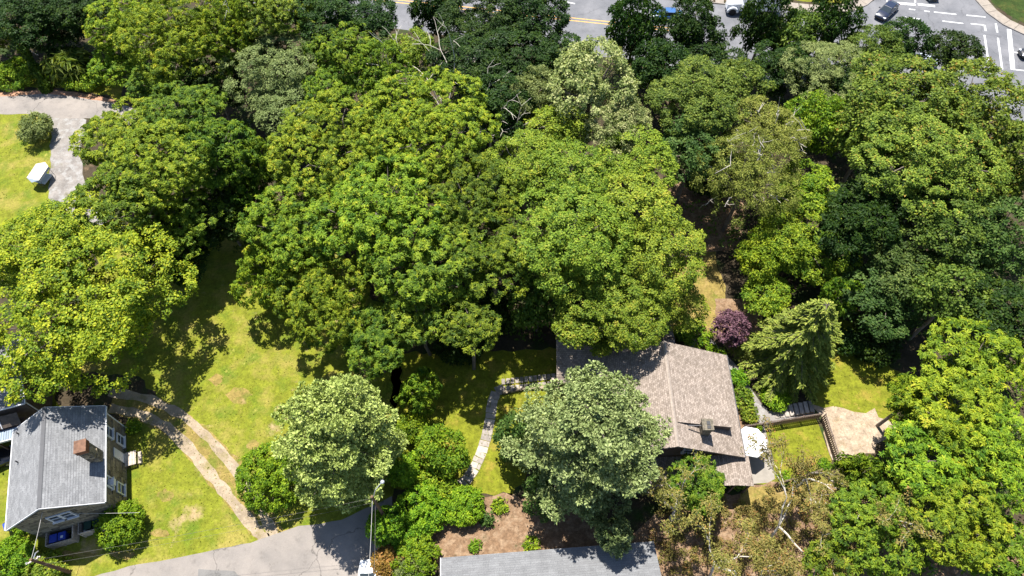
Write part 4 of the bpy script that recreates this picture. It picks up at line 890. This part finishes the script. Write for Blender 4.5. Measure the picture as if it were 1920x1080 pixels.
# ------------------------------------------------------------------ trees and shrubs
TREES = '''
broadleaf_tree|dark|60|22|80|55|10|dark green tree in the top left corner above the ivy-clad pole
broadleaf_tree|frondmid|2|72|40|34|5.5|small green tree at the left edge behind the ivy-clad pole
broadleaf_tree|dark|150|10|60|40|10|very dark tree at the upper edge right of the top left corner tree
broadleaf_tree|dark|105|62|48|36|6|dark shaded tree directly above the ivy-clad pole
broadleaf_tree|frond|235|45|75|58|10|yellow-green tree at the upper edge above the long-fronded sapling
broadleaf_tree|frond|345|75|115|92|16|large yellow-green feathery tree above the end of the bleached road
broadleaf_tree|frond|222|118|55|38|5.5|lower yellow-green tree leaning over the bleached road verge
broadleaf_tree|frondmid|305|150|65|42|7.5|shaded green tree right of the bleached road bend
broadleaf_tree|frond|450|55|80|78|16|yellow-green tree with bare twigs at the upper edge left of the grey-green tree
broadleaf_tree|dark|400|160|60|50|10|dark tree in the shaded gap left of the grey-green tree
broadleaf_tree|frondmid|520|18|75|50|16|green tree at the upper edge above the grey-green tree
broadleaf_tree|dark|610|25|65|45|15|dark green tree at the upper edge left of where the main road shows
broadleaf_tree|grey|520|125|95|55|13|grey-green tree with fine pale foliage in the upper left wood
broadleaf_tree|grey|545|190|75|50|11|smaller grey-green tree just below the large grey-green one
broadleaf_tree|frondmid|640|110|75|62|14|bright green tree right of the grey-green tree
broadleaf_tree|dark|690|38|60|32|13|low dark green tree beside the main road at the upper edge
broadleaf_tree|frondmid|715|140|62|58|14|green tree left of the bleached dead snags
broadleaf_tree|frondmid|620|170|55|45|12|shaded green tree below the bright green one in the upper left wood
broadleaf_tree|frond|225|255|82|60|13|green tree whose left side overhangs the gravel drive
broadleaf_tree|frondmid|335|225|90|52|13|green tree below the end of the bleached road
broadleaf_tree|frond|300|310|100|75|15|broad green tree right of the gravel drive
broadleaf_tree|frondmid|405|300|85|75|14|green tree between the gravel drive trees and the central grove
broadleaf_tree|frondmid|230|365|85|60|14|green tree above the big yellow-green maple-like tree
broadleaf_tree|frondmid|345|405|90|60|10|darker green tree at the upper end of the left lawn
broadleaf_tree|dark|425|415|55|55|8|dark tree in shade at the top of the left lawn
broadleaf_tree|dark|330|475|75|46|7|low dark tree shading the top left of the lawn
broadleaf_tree|yellow|105|455|112|80|14|yellow-green tree at the left edge, upper of the two puffy ones
broadleaf_tree|yellow|150|572|188|156|14.5|biggest puffy yellow-green tree, above the stone house
broadleaf_tree|frond|800|235|130|100|17|tall bright yellow-green tree with pointed top below the dead snags
broadleaf_tree|frond|640|275|125|92|15|bright yellow-green feathery tree at the upper left of the central grove
broadleaf_tree|frond|720|385|130|100|16|bright feathery tree in the middle of the central grove
broadleaf_tree|frond|565|420|110|92|12|bright feathery tree at the left of the central grove
broadleaf_tree|frondmid|865|370|110|95|15|green feathery tree right of centre in the central grove
broadleaf_tree|frond|515|515|75|76|9|bright feathery tree overhanging the left lawn
broadleaf_tree|frond|625|560|100|92|11|bright feathery tree at the lower left of the central grove
broadleaf_tree|frondmid|800|490|115|88|14|green feathery tree above the shaded front garden
broadleaf_tree|frondmid|785|735|42|50|6|green tree left of the shaded front garden lawn
broadleaf_tree|frondmid|700|640|75|52|9|low green tree above the pale tufted pine by the lane
broadleaf_tree|frondmid|880|610|58|40|11|green tree overhanging the top of the flagstone path
broadleaf_tree|frondmid|790|590|70|55|10.5|green tree overhanging the shaded front garden lawn
broadleaf_tree|frondmid|925|480|90|80|14|green tree between the feathery grove and the fine-leaved trees
broadleaf_tree|frondmid|478|310|55|60|12|green tree in the gap between the gravel drive trees and the central grove, upper
broadleaf_tree|frondmid|470|385|50|52|8.5|green tree in the gap between the gravel drive trees and the central grove, lower
broadleaf_tree|oak|985|310|75|62|14|fine-leaved yellow-green tree right of the pointed bright tree
broadleaf_tree|oak|1070|335|85|66|14.5|rounded yellow-green fine-leaved tree below the cream-topped tree
broadleaf_tree|oak|1195|300|75|55|13|yellow-green fine-leaved tree right below the cream-topped tree
broadleaf_tree|oak|1065|440|115|85|15|broad fine-leaved tree in the right half of the central grove
broadleaf_tree|oak|1190|400|95|78|14|fine-leaved yellow-green tree left of the dark clearing
broadleaf_tree|oak|1245|485|85|72|13|fine-leaved tree at the lower right of the central grove
broadleaf_tree|oak|1130|530|105|58|12|fine-leaved tree just behind the brown-roofed house
broadleaf_tree|mid|1010|575|50|55|9|small mid-green tree above the stone terrace
broadleaf_tree|oak|1180|598|75|42|10.5|yellow-green tree hanging over the wing of the brown-roofed house
broadleaf_tree|oak|1265|575|55|35|8|small yellow-green tree behind the top corner of the brown roof
broadleaf_tree|oak|1085|610|50|36|9|yellow-green tree over the left end of the wing roof
broadleaf_tree|oak|1128|645|28|22|6.5|small yellow-green tree poking up at the wing roof
broadleaf_tree|oak|775|95|48|42|12|dull yellow-green tree left of the tallest dead snag
broadleaf_tree|dark|875|130|75|58|13|dark olive tree among the bleached dead snags
broadleaf_tree|dark|930|205|70|60|13|dark tree right of the pointed bright tree
broadleaf_tree|grey|1000|190|62|62|13|dull grey-green tree left of the cream-topped tree
broadleaf_tree|cream|1110|165|85|80|17|cream-topped pale tree standing out in the upper middle wood
broadleaf_tree|cream|1165|240|65|58|14|lower pale cream tree right of the cream-topped one
broadleaf_tree|oak|1050|245|58|48|12|pale green tree at the foot of the cream-topped tree
broadleaf_tree|mid|1310|185|92|70|15|rounded mid-green tree right of the cream-topped tree
broadleaf_tree|blue|1300|275|78|68|13|bluish green tree below the rounded mid-green one
broadleaf_tree|mid|1380|165|60|52|13|mid-green tree behind the rounded one
broadleaf_tree|olive|1400|330|95|85|14|thin olive tree with bare pale twigs above the dark clearing
broadleaf_tree|olive|1440|245|78|58|13|thin olive tree higher up, right of the bluish green tree
broadleaf_tree|lime|1520|240|60|62|12|bright lime tree between the olive trees and the yellowing tree
broadleaf_tree|lime|1510|360|62|52|10|bright lime tree right of the thin olive tree
broadleaf_tree|lime|1510|445|100|72|9|wide spreading lime tree above the conifer
broadleaf_tree|lime|1425|480|52|50|8|green tree at the right side of the dark clearing
broadleaf_tree|lime|1436|553|42|30|5|low green tree behind the purple-leaved tree
broadleaf_tree|dark|1600|430|75|70|12|dark shaded tree right of the wide lime tree
broadleaf_tree|mixed|1690|190|110|82|16|yellowing tree, upper left of the large yellowing group by the junction
broadleaf_tree|mixed|1815|215|105|90|16|yellowing tree nearest the road junction
broadleaf_tree|mixed|1740|305|125|88|16|broad yellowing tree in the middle of the right wood
broadleaf_tree|mixed|1630|260|75|75|14|yellowing tree at the left of the large yellowing group
broadleaf_tree|mixed|1880|330|80|85|14|yellowing tree at the right edge below the junction
broadleaf_tree|dark|1650|365|75|60|12|dark green tree below the large yellowing group
broadleaf_tree|mid|1770|410|85|65|13|mid-green tree below the broad yellowing tree
broadleaf_tree|blue|1860|460|85|85|14|bluish dark tree at the right edge, middle height
broadleaf_tree|blue|1695|495|80|52|10|rounded blue-green tree right of the wide lime tree
broadleaf_tree|blue|1660|560|80|52|8|dark blue-green tree shading the lawn right of the conifer
broadleaf_tree|mid|1790|555|72|66|12|dark mid-green tree below the bluish one
broadleaf_tree|dark|1880|590|70|60|12|dark tree at the right edge above the bright feathery trees
broadleaf_tree|frondmid|1570|560|42|48|8|feathery green tree behind the right side of the conifer
broadleaf_tree|frond|1840|695|105|72|12|bright feathery tree at the right edge, uppermost of its group
broadleaf_tree|frond|1790|785|95|75|12|bright feathery tree in the lower right corner group, middle
broadleaf_tree|frond|1712|745|55|55|10|bright feathery tree beside the right-hand lawn
broadleaf_tree|frond|1880|860|95|82|12|bright feathery tree at the right edge, lower middle
broadleaf_tree|frond|1725|860|78|68|11|bright feathery tree beside the pale sandy soil
broadleaf_tree|frondmid|1618|900|55|66|9|shaded green tree overhanging the corner of the picket fence
broadleaf_tree|frond|1800|970|95|72|11|bright feathery tree above the lower right corner
broadleaf_tree|frondmid|1640|990|90|62|9|darker green tree near the lower edge in the right corner
broadleaf_tree|frondmid|1890|1040|85|60|9|green tree in the lower right corner
broadleaf_tree|frondmid|1560|1060|60|48|7|low green tree at the lower edge right of the bare-limbed trees
roadside_tree|dark|820|25|42|48|11|dark roadside tree at the upper edge with a golden tuft beside it
roadside_tree|dark|900|45|75|58|13|dark roadside tree at the upper edge left of the road gap
roadside_tree|dark|995|30|65|52|13|dark roadside tree just left of where the grey road shows widest
roadside_tree|dark|960|115|85|62|12|dark tree in front of the roadside row, upper middle
roadside_tree|dark|1190|60|48|66|13|tall dark roadside tree standing against the grey road
roadside_tree|dark|1292|62|54|56|12|dark roadside tree left of the white truck
roadside_tree|dark|1432|55|44|64|13|tall green roadside tree right of the white truck
roadside_tree|mid|1485|80|48|50|11|roadside tree between two taller dark ones below the pavement
roadside_tree|dark|1558|48|44|60|13|tall dark roadside tree at the corner of the junction
roadside_tree|dark|1690|82|42|40|10|dark rounded tree directly below the navy car
roadside_tree|dark|1790|96|44|34|9|small dark tree standing alone against the junction asphalt
roadside_tree|mid|1632|105|55|46|10|mid-green tree left of the rounded tree below the navy car
roadside_tree|dark|1240|125|50|46|11|dark tree in shade beside a gap showing asphalt
roadside_tree|dark|1060|115|55|45|10|dark tree behind the cream-topped tree
roadside_tree|dark|1340|118|50|34|9|dark tree behind the rounded mid-green tree
roadside_tree|grey|1540|140|75|55|11|dull olive willow-like tree left of the yellowing group
roadside_tree|dark|1600|165|55|42|10|dark olive tree between the willow-like tree and the yellowing group
roadside_tree|dark|1460|130|55|46|10|dark tree above the thin olive trees
garden_tree|lime|832|845|50|62|5|yellow-green garden tree left of the flagstone path
garden_tree|blue|975|825|48|68|7|dark blue-green garden tree against the left side of the big pine
garden_tree|blue|1015|925|45|55|7|dark blue-green garden tree under the lower left of the big pine
garden_tree|purple|1372|611|37|34|4.2|purple-leaved garden tree behind the brown roof
garden_tree|frondmid|1310|915|62|58|6|bright green garden tree in front of the porch roof
'''
for ln in TREES.strip().split('\n'):
    nm, stl, px, py, rx, ry, h, lab = ln.split('|')
    grp = {'broadleaf_tree': 'trees of the wood', 'roadside_tree': 'trees along the main road', 'garden_tree': 'garden trees'}[nm]
    kf = 1.17 if nm == 'roadside_tree' else (1.05 if nm == 'broadleaf_tree' else 1.0); rx = float(rx)*kf; ry = float(ry)*kf
    tree(nm, lab, stl, float(px), float(py), float(rx), float(ry), float(h), 'tree' if nm != 'garden_tree' else 'tree', grp, twigs=6 if stl == 'olive' else (2 if 'bare twigs' in lab else 0))
# big pine: several tiers of tufted boughs
tree('pine_tree', 'narrow silver-green pine over the garage roof at the lower edge', 'pine', 1150, 1005, 40, 58, 8, 'tree')
# conifer with layered drooping boughs
def conifer(label, px, py, h, r, seed, style='conifer'):
    rng = np.random.default_rng(seed); b = G(px, py); root = empty('conifer_tree', b, 0, label, 'tree')
    tr = MB(); tr.tube([(0,0,-.15),(0,0,h*.5),(0,0,h)], [.2,.12,.03], 8)
    P = []; Nn = []; T = []
    nw = int(h/.42)
    for i in range(nw):
        z = h*.06 + (h*.94)*i/nw; rl = r*(1 - (i/nw))**.65*rng.uniform(.85, 1.1) + .15; nb = 7 if i < nw*.7 else 5
        for k in range(nb):
            a = k*6.283/nb + i*1.1 + rng.normal(0, .15); d = np.array([math.cos(a), math.sin(a), 0]); l = rl*rng.uniform(.75, 1.15)
            tip = d*l + np.array([0, 0, z - l*.25]); tr.tube([(0,0,z), tuple(d*l*.5 + np.array([0,0,z+.02*l])), tuple(tip)], [.04,.03,.012], 4)
            n = int(120*l); s = rng.uniform(.15, 1.05, n)**.8; side = np.array([-d[1], d[0], 0])
            pp = d*(l*s)[:, None] + np.array([0,0,1])*(z - l*.25*s**2)[:, None] + side*(rng.normal(0, .2, n)*(1.15-s)*l*.5)[:, None] + rng.normal(0, .06, (n, 3))
            P.append(pp); sg = np.sign((pp@side))[:, None]; T.append(norm(d*1.0 + side*sg*.7 + rng.normal(0, .3, (n, 3)) - np.array([0,0,.25]))); Nn.append(np.tile([0,0,1.], (n, 1)) + rng.normal(0, .35, (n, 3)))
    P = np.concatenate(P); T = np.concatenate(T); Nn = np.concatenate(Nn); Nn = norm(Nn - (Nn*T).sum(1, keepdims=True)*T); n = len(P)
    L = rng.uniform(.22, .42, n); me = leaf_mesh('boughs', P, Nn, T, L, L*.34, .45 + rng.normal(0, .2, n), ST[style][0])
    tr.build('trunk', M['bark'], root); link(bpy.data.objects.new('boughs', me), root); return root
conifer('olive conifer with layered drooping boughs right of the purple-leaved tree', 1466, 682, 12.5, 4.5, 5)
def tufted_pine(label, px, py, h, r, seed, style, group=None, z0=.16, dens=1.0):
    rng = np.random.default_rng(seed); b = G(px, py); root = empty('pine_tree', b, 0, label, 'tree', group)
    tr = MB(); tr.tube([(0,0,-.15),(.1,0,h*.5),(0,.1,h*.97)], [.3,.2,.05], 8); TP = []; OU = []; nw = int(h*.95)
    for i in range(nw):
        q = z0 + (1-z0)*i/nw; z = h*q; rl = r*math.sqrt(max(.03, 1 - ((q-.30)/.72)**2)) if q > .3 else r*(.8+.65*(q-z0)); nb = int(rng.integers(5, 8))
        for k in range(nb):
            a = k*6.283/nb + i*1.3 + rng.normal(0, .2); l = rl*rng.uniform(.62, 1.12); d = np.array([math.cos(a), math.sin(a), 0]); sd_ = np.array([-d[1], d[0], 0])
            rise = rng.uniform(-.06, .18) + .25*q; tip = d*l + np.array([0, 0, z + l*rise])
            tr.tube([(0,0,z), tuple(d*l*.55 + np.array([0,0,z+l*rise*.4])), tuple(tip)], [.07,.045,.012], 4)
            n = max(4, int(dens*13*l)); s = rng.uniform(.1, 1.0, n)**.7; wdt = .30*l*np.sin(np.clip(s, 0, .96)*math.pi)**.6 + .12
            p = d*(l*s)[:, None] + sd_*(rng.uniform(-1, 1, n)*wdt)[:, None] + np.array([0,0,1])*(z + l*rise*s**1.3 + rng.uniform(-.05, .3, n))[:, None]
            TP.append(p); OU.append(np.tile(d*.55 + np.array([0,0,.75]), (n, 1)) + rng.normal(0, .25, (n, 3)))
    n = 90; a = rng.uniform(0, 6.28, n); q = rng.uniform(0, 1, n); TP.append(np.stack([np.cos(a)*q*.9, np.sin(a)*q*.9, h - q*1.4 + rng.uniform(0, .3, n)], 1)); OU.append(np.stack([np.cos(a)*.5, np.sin(a)*.5, np.full(n, .8)], 1))
    TP = np.concatenate(TP); OU = norm(np.concatenate(OU)); m = len(TP); k = 11; ll = ST[style][1]
    dd = norm(rng.normal(size=(m, k, 3)) + OU[:, None]*.9); rr = rng.uniform(.16, .30, (m, 1, 1))
    P = TP[:, None] + dd*rr*.45; T = norm(dd + rng.normal(0, .35, (m, k, 3))); Nn = norm(OU[:, None]*.8 + dd*.5 + rng.normal(0, .3, (m, k, 3))); Nn = norm(Nn - (Nn*T).sum(-1, keepdims=True)*T)
    L = (rr[..., 0]*rng.uniform(.75, 1.2, (m, k))).reshape(-1); tint = (np.repeat(.5 + rng.normal(0, .16, m), k) + rng.normal(0, .12, m*k))
    me = leaf_mesh('boughs', P.reshape(-1, 3), Nn.reshape(-1, 3), T.reshape(-1, 3), L*1.15, L*.62, tint, ST[style][0], .05)
    tr.build('trunk', M['bark'], root); link(bpy.data.objects.new('boughs', me), root); return root
tufted_pine('big silver-green tufted pine standing left of the brown-roofed house', 1088, 885, 15.5, 6.6, 21, 'pine', dens=1.5)
tufted_pine('pale yellow-green tufted pine standing by the lane beside the clipped bush', 668, 872, 14, 5.6, 22, 'silver', z0=.08, dens=1.5)
# bleached snags and thin bare-limbed trees
def bare(name, label, base, h, spread, seed, leafy=0, lean=(0, 0), group=None, depth=4, r0=.16):
    rng = np.random.default_rng(seed); root = empty(name, base, 0, label, 'tree', group); mb = MB(); tips = []
    def grow(p, d, L, r, k):
        q = p + d*L; limb(rng, p, q, r, r*.62, mb, .1, 5, 4); tips.append(q)
        if k == 0: return
        for _ in range(2 if k < depth else 3):
            nd = (d + Vector(rng.normal(0, spread, 3))); nd.z = abs(nd.z)*.8; grow(q, nd.normalized(), L*rng.uniform(.55, .82), r*.6, k-1)
            if k < depth and rng.random() < .5: tips.append(p.lerp(q, .6))
    grow(Vector((0, 0, -.1)), Vector((lean[0], lean[1], 1)).normalized(), h*.36, r0, depth)
    mb.build('limbs', M['pale_bark'], root)
    if leafy:
        C = np.array([tuple(t) for t in tips if t.z > h*.3]); PR = np.full(len(C), .5)
        A = puffs_to_leaves(rng, C, PR, np.tile([0,0,1.], (len(C), 1)), ST['sparse'], int(leafy*len(C)), 1.0)
        link(bpy.data.objects.new('leaves', leaf_mesh('leaves', A[0], A[1], A[2], A[3], A[4], A[5], ST['sparse'][0], A[6])), root)
    return root
for i, (x, y, h, ln_, lab) in enumerate(((822,75,18,(-.03,.05),'tallest bleached dead snag with forked top behind the pointed bright tree'),(862,62,18.5,(.02,.05),'slim bleached dead snag right of the tallest one'),(905,122,16,(.1,.0),'bleached dead snag with branches spread to the right'),(922,185,15,(.05,.05),'short bleached dead snag at the right shoulder of the pointed bright tree'))):
    b = G(x, y, h); b.z = 0; bare('dead_tree', lab, b, h, .42, 40+i, 0, ln_, 'bleached dead snags', 4, .2)
for i, (x, y, h, ln_, lf, lab) in enumerate(((1440,1015,11,(-.05,.12),26,'thin bare-limbed tree between the near picket fence and the lower edge'),(1330,1080,10,(-.1,.1),26,'thin bare-limbed tree at the lower edge right of the garage roof'),(1490,915,8,(.02,.05),16,'thin bare-limbed tree spreading over the small fenced lawn'),(1555,1040,10,(.05,.15),22,'thin bare-limbed tree left of the darker green tree near the lower edge'),(1255,975,9,(.0,.05),16,'thin bare-limbed tree at the left end of the porch roof'),(1400,1100,8,(.1,.0),26,'thin bare-limbed tree cut by the lower edge'))):
    bare('bare_limbed_tree', lab, G(x, y), h, .5, 60+i, lf, ln_, 'thin bare-limbed trees near the lower edge', 5, .15)
# shrubs
SHRUBS = '''
clipped_bush|bush|510|893|66|68|4.4|large clipped bright green bush beside the wheel ruts
clipped_bush|bush|226|984|43|42|2.9|round clipped bright green bush at the near right corner of the stone house
garden_shrub|bush|55|962|38|36|2.4|green shrub at the near left corner of the stone house
garden_shrub|bush|20|1045|48|36|2.2|pale green shrub in the lower left corner
garden_shrub|oak|85|1072|40|16|1.5|low yellow-green shrub at the foot of the utility pole
garden_shrub|grey|62|240|40|42|3.0|loose grey-green shrub beside the gravel drive
garden_shrub|lime|18|138|46|22|2.4|lime green thicket along the bleached road left of the ivy-clad pole
garden_shrub|lime|160|142|44|18|1.9|lime green thicket along the bleached road right of the ivy-clad pole
garden_shrub|palm|125|118|48|34|4.2|long-fronded sapling right of the ivy-clad pole
garden_shrub|bush|795|955|52|36|2.6|green shrub mass at the lower corner of the front garden, left part
garden_shrub|bush|868|945|50|32|2.2|green shrub mass at the lower corner of the front garden, right part
garden_shrub|bush|772|800|30|42|3.0|green shrub left of the yellow-green garden tree
garden_shrub|bush|760|880|36|60|3.4|green shrub between the pale tufted pine and the left garden tree
garden_shrub|lime|825|905|42|26|2.2|yellow-green shrub below the left garden tree
garden_shrub|bush|762|1000|40|26|2.0|green shrub beside the lane at the garden corner
garden_shrub|bush|780|1040|46|28|2.0|green shrub left of the garage roof
garden_shrub|flower|725|1055|32|30|1.6|orange-tinged shrub at the lane edge near the lower edge
garden_shrub|grey|765|1075|36|18|1.5|grey-green shrub at the lower edge left of the garage
garden_shrub|bush|722|985|34|56|4.2|dark green shrub under the street lamp pole
garden_shrub|blue|912|975|14|14|1.0|small blue-green dwarf conifer in the mulch bed
garden_shrub|lime|935|950|16|9|.5|low lime plant in the mulch bed
garden_shrub|lime|890|1024|11|7|.5|low lime plant beside the garage roof, left one
garden_shrub|lime|996|1022|15|7|.5|low lime plant beside the garage roof, right one
garden_shrub|lime|1300|624|32|14|.9|bright lime hedge plant curving behind the brown roof
garden_shrub|bush|1278|625|16|22|1.4|green hedge at the top corner of the brown roof
garden_shrub|bush|1334|652|11|13|.9|small green shrub in the bed behind the brown roof
garden_shrub|lime|1352|662|11|9|.7|small lime shrub in the bed behind the brown roof
garden_shrub|bush|1385|708|18|22|1.3|green garden plants along the right eave of the brown roof, upper
garden_shrub|oak|1393|745|22|28|1.4|yellow-green garden plants along the right eave of the brown roof, middle
garden_shrub|oak|1405|778|18|20|1.2|pale garden plants along the right eave of the brown roof, lower
garden_shrub|olive|1390|655|22|22|1.4|thin shrub below the purple-leaved tree
garden_shrub|bush|1455|745|30|16|1.2|green shrub at the foot of the conifer
garden_shrub|bush|1545|872|14|12|.9|small green shrub in the corner of the small fenced lawn
garden_shrub|bush|1475|900|16|8|.7|small yellow-green shrub at the near picket fence
garden_shrub|oak|1385|905|14|12|1.0|small yellow-green shrub at the patio end of the porch roof
garden_shrub|lime|250|800|14|10|.8|small yellow-green plant at the far right corner of the stone house
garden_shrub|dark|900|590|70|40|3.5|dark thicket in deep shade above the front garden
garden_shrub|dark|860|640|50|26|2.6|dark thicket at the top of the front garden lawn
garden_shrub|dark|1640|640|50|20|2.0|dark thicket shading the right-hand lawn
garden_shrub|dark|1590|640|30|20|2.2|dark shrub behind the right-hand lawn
garden_shrub|flower|828|6|14|12|2.5|golden flowering shrub at the upper edge beside the main road
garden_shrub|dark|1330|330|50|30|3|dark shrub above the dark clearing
'''
for ln in SHRUBS.strip().split('\n'):
    nm, stl, px, py, rx, ry, h, lab = ln.split('|')
    tree(nm, lab, stl, float(px), float(py), float(rx), float(ry), float(h), 'shrub', 'garden shrubs', smooth=nm == 'clipped_bush')

# undergrowth of the wood and lawn tufts: nobody could count them
def inside(poly, x, y):
    r = False; j = len(poly)-1
    for i in range(len(poly)):
        xi, yi = poly[i]; xj, yj = poly[j]
        if (yi > y) != (yj > y) and x < (xj-xi)*(y-yi)/(yj-yi)+xi: r = not r
        j = i
    return r
wood = [[(560,60),(1000,110),(1500,180),(1960,250),(1960,640),(1660,640),(1500,600),(1420,560),(1360,470),(1230,430),(1060,640),(780,640),(640,450),(420,430),(300,190)],[(1660,700),(1960,650),(1960,1080),(1560,1080),(1600,880),(1690,830)],[(-30,0),(560,0),(560,60),(300,190),(230,160),(-30,140)]]
rng = np.random.default_rng(9); C = []
while len(C) < 1500:
    x, y = rng.uniform(-30, 1960), rng.uniform(0, 1080)
    if any(inside(p, x, y) for p in wood): g_ = G(x, y); C.append((g_.x, g_.y, rng.uniform(.1, .9)))
C = np.array(C); A = puffs_to_leaves(rng, C, np.full(len(C), 1.0), np.tile([0,0,1.], (len(C), 1)), ST['mid'], 30000, 1.3)
o = bpy.data.objects.new('undergrowth', leaf_mesh('undergrowth', A[0], A[1], A[2], A[3], A[4], A[5], ST['mid'][0], A[6])); link(o); tag(o, 'dark leafy undergrowth covering the floor of the wood', 'undergrowth', kind='stuff')
wd2 = [(1240,950),(1400,925),(1540,900),(1640,1000),(1640,1080),(1210,1080),(1210,1030)]; C = []
while len(C) < 420:
    x, y = rng.uniform(1200, 1650), rng.uniform(890, 1085)
    if inside(wd2, x, y): g_ = G(x, y); C.append((g_.x, g_.y, rng.uniform(.0, .35)))
C = np.array(C); A = puffs_to_leaves(rng, C, rng.uniform(.2, .6, len(C)), np.tile([0,0,1.], (len(C), 1)), ST['sparse'], 15000, 1.0)
o = bpy.data.objects.new('dry_undergrowth', leaf_mesh('dry_undergrowth', A[0], A[1], A[2], A[3], A[4], A[5], ST['sparse'][0], A[6])); link(o); tag(o, 'tan and olive weeds on the bare soil under the thin bare-limbed trees', 'weeds', kind='stuff')
lawns = [[(330,560),(520,560),(620,680),(600,800),(520,1000),(300,1050),(200,1060),(250,820),(330,700)],[(-10,230),(90,240),(80,400),(-10,410)],[(810,680),(1050,670),(960,900),(820,900)],[(1520,640),(1640,640),(1630,760),(1540,765)],[(1450,806),(1528,790),(1555,862),(1460,900)]]
P = []
while len(P) < 3500:
    x, y = rng.uniform(-10, 1650), rng.uniform(220, 1070)
    if any(inside(p, x, y) for p in lawns): g_ = G(x, y); P.append((g_.x, g_.y, 0))
P = np.array(P); n = len(P); T = norm(rng.normal(0, .6, (n, 3))*np.array([1,1,0]) + np.array([0,0,.22])); Nn = norm(rng.normal(0, 1, (n, 3))); Nn = norm(Nn - (Nn*T).sum(1, keepdims=True)*T)
L = rng.uniform(.08, .2, n); gm_ = leafmat('grass_tuft', [(0,(.12,.16,.014)),(.5,(.18,.20,.02)),(1,(.27,.25,.06))])
o = bpy.data.objects.new('lawn_tufts', leaf_mesh('lawn_tufts', P, Nn, T, L, L*.6, .5 + rng.normal(0, .25, n), gm_)); link(o); tag(o, 'uneven tufts of grass standing in the sunny lawns', 'grass', kind='stuff')
print('leaf triangles', NTRI[0])
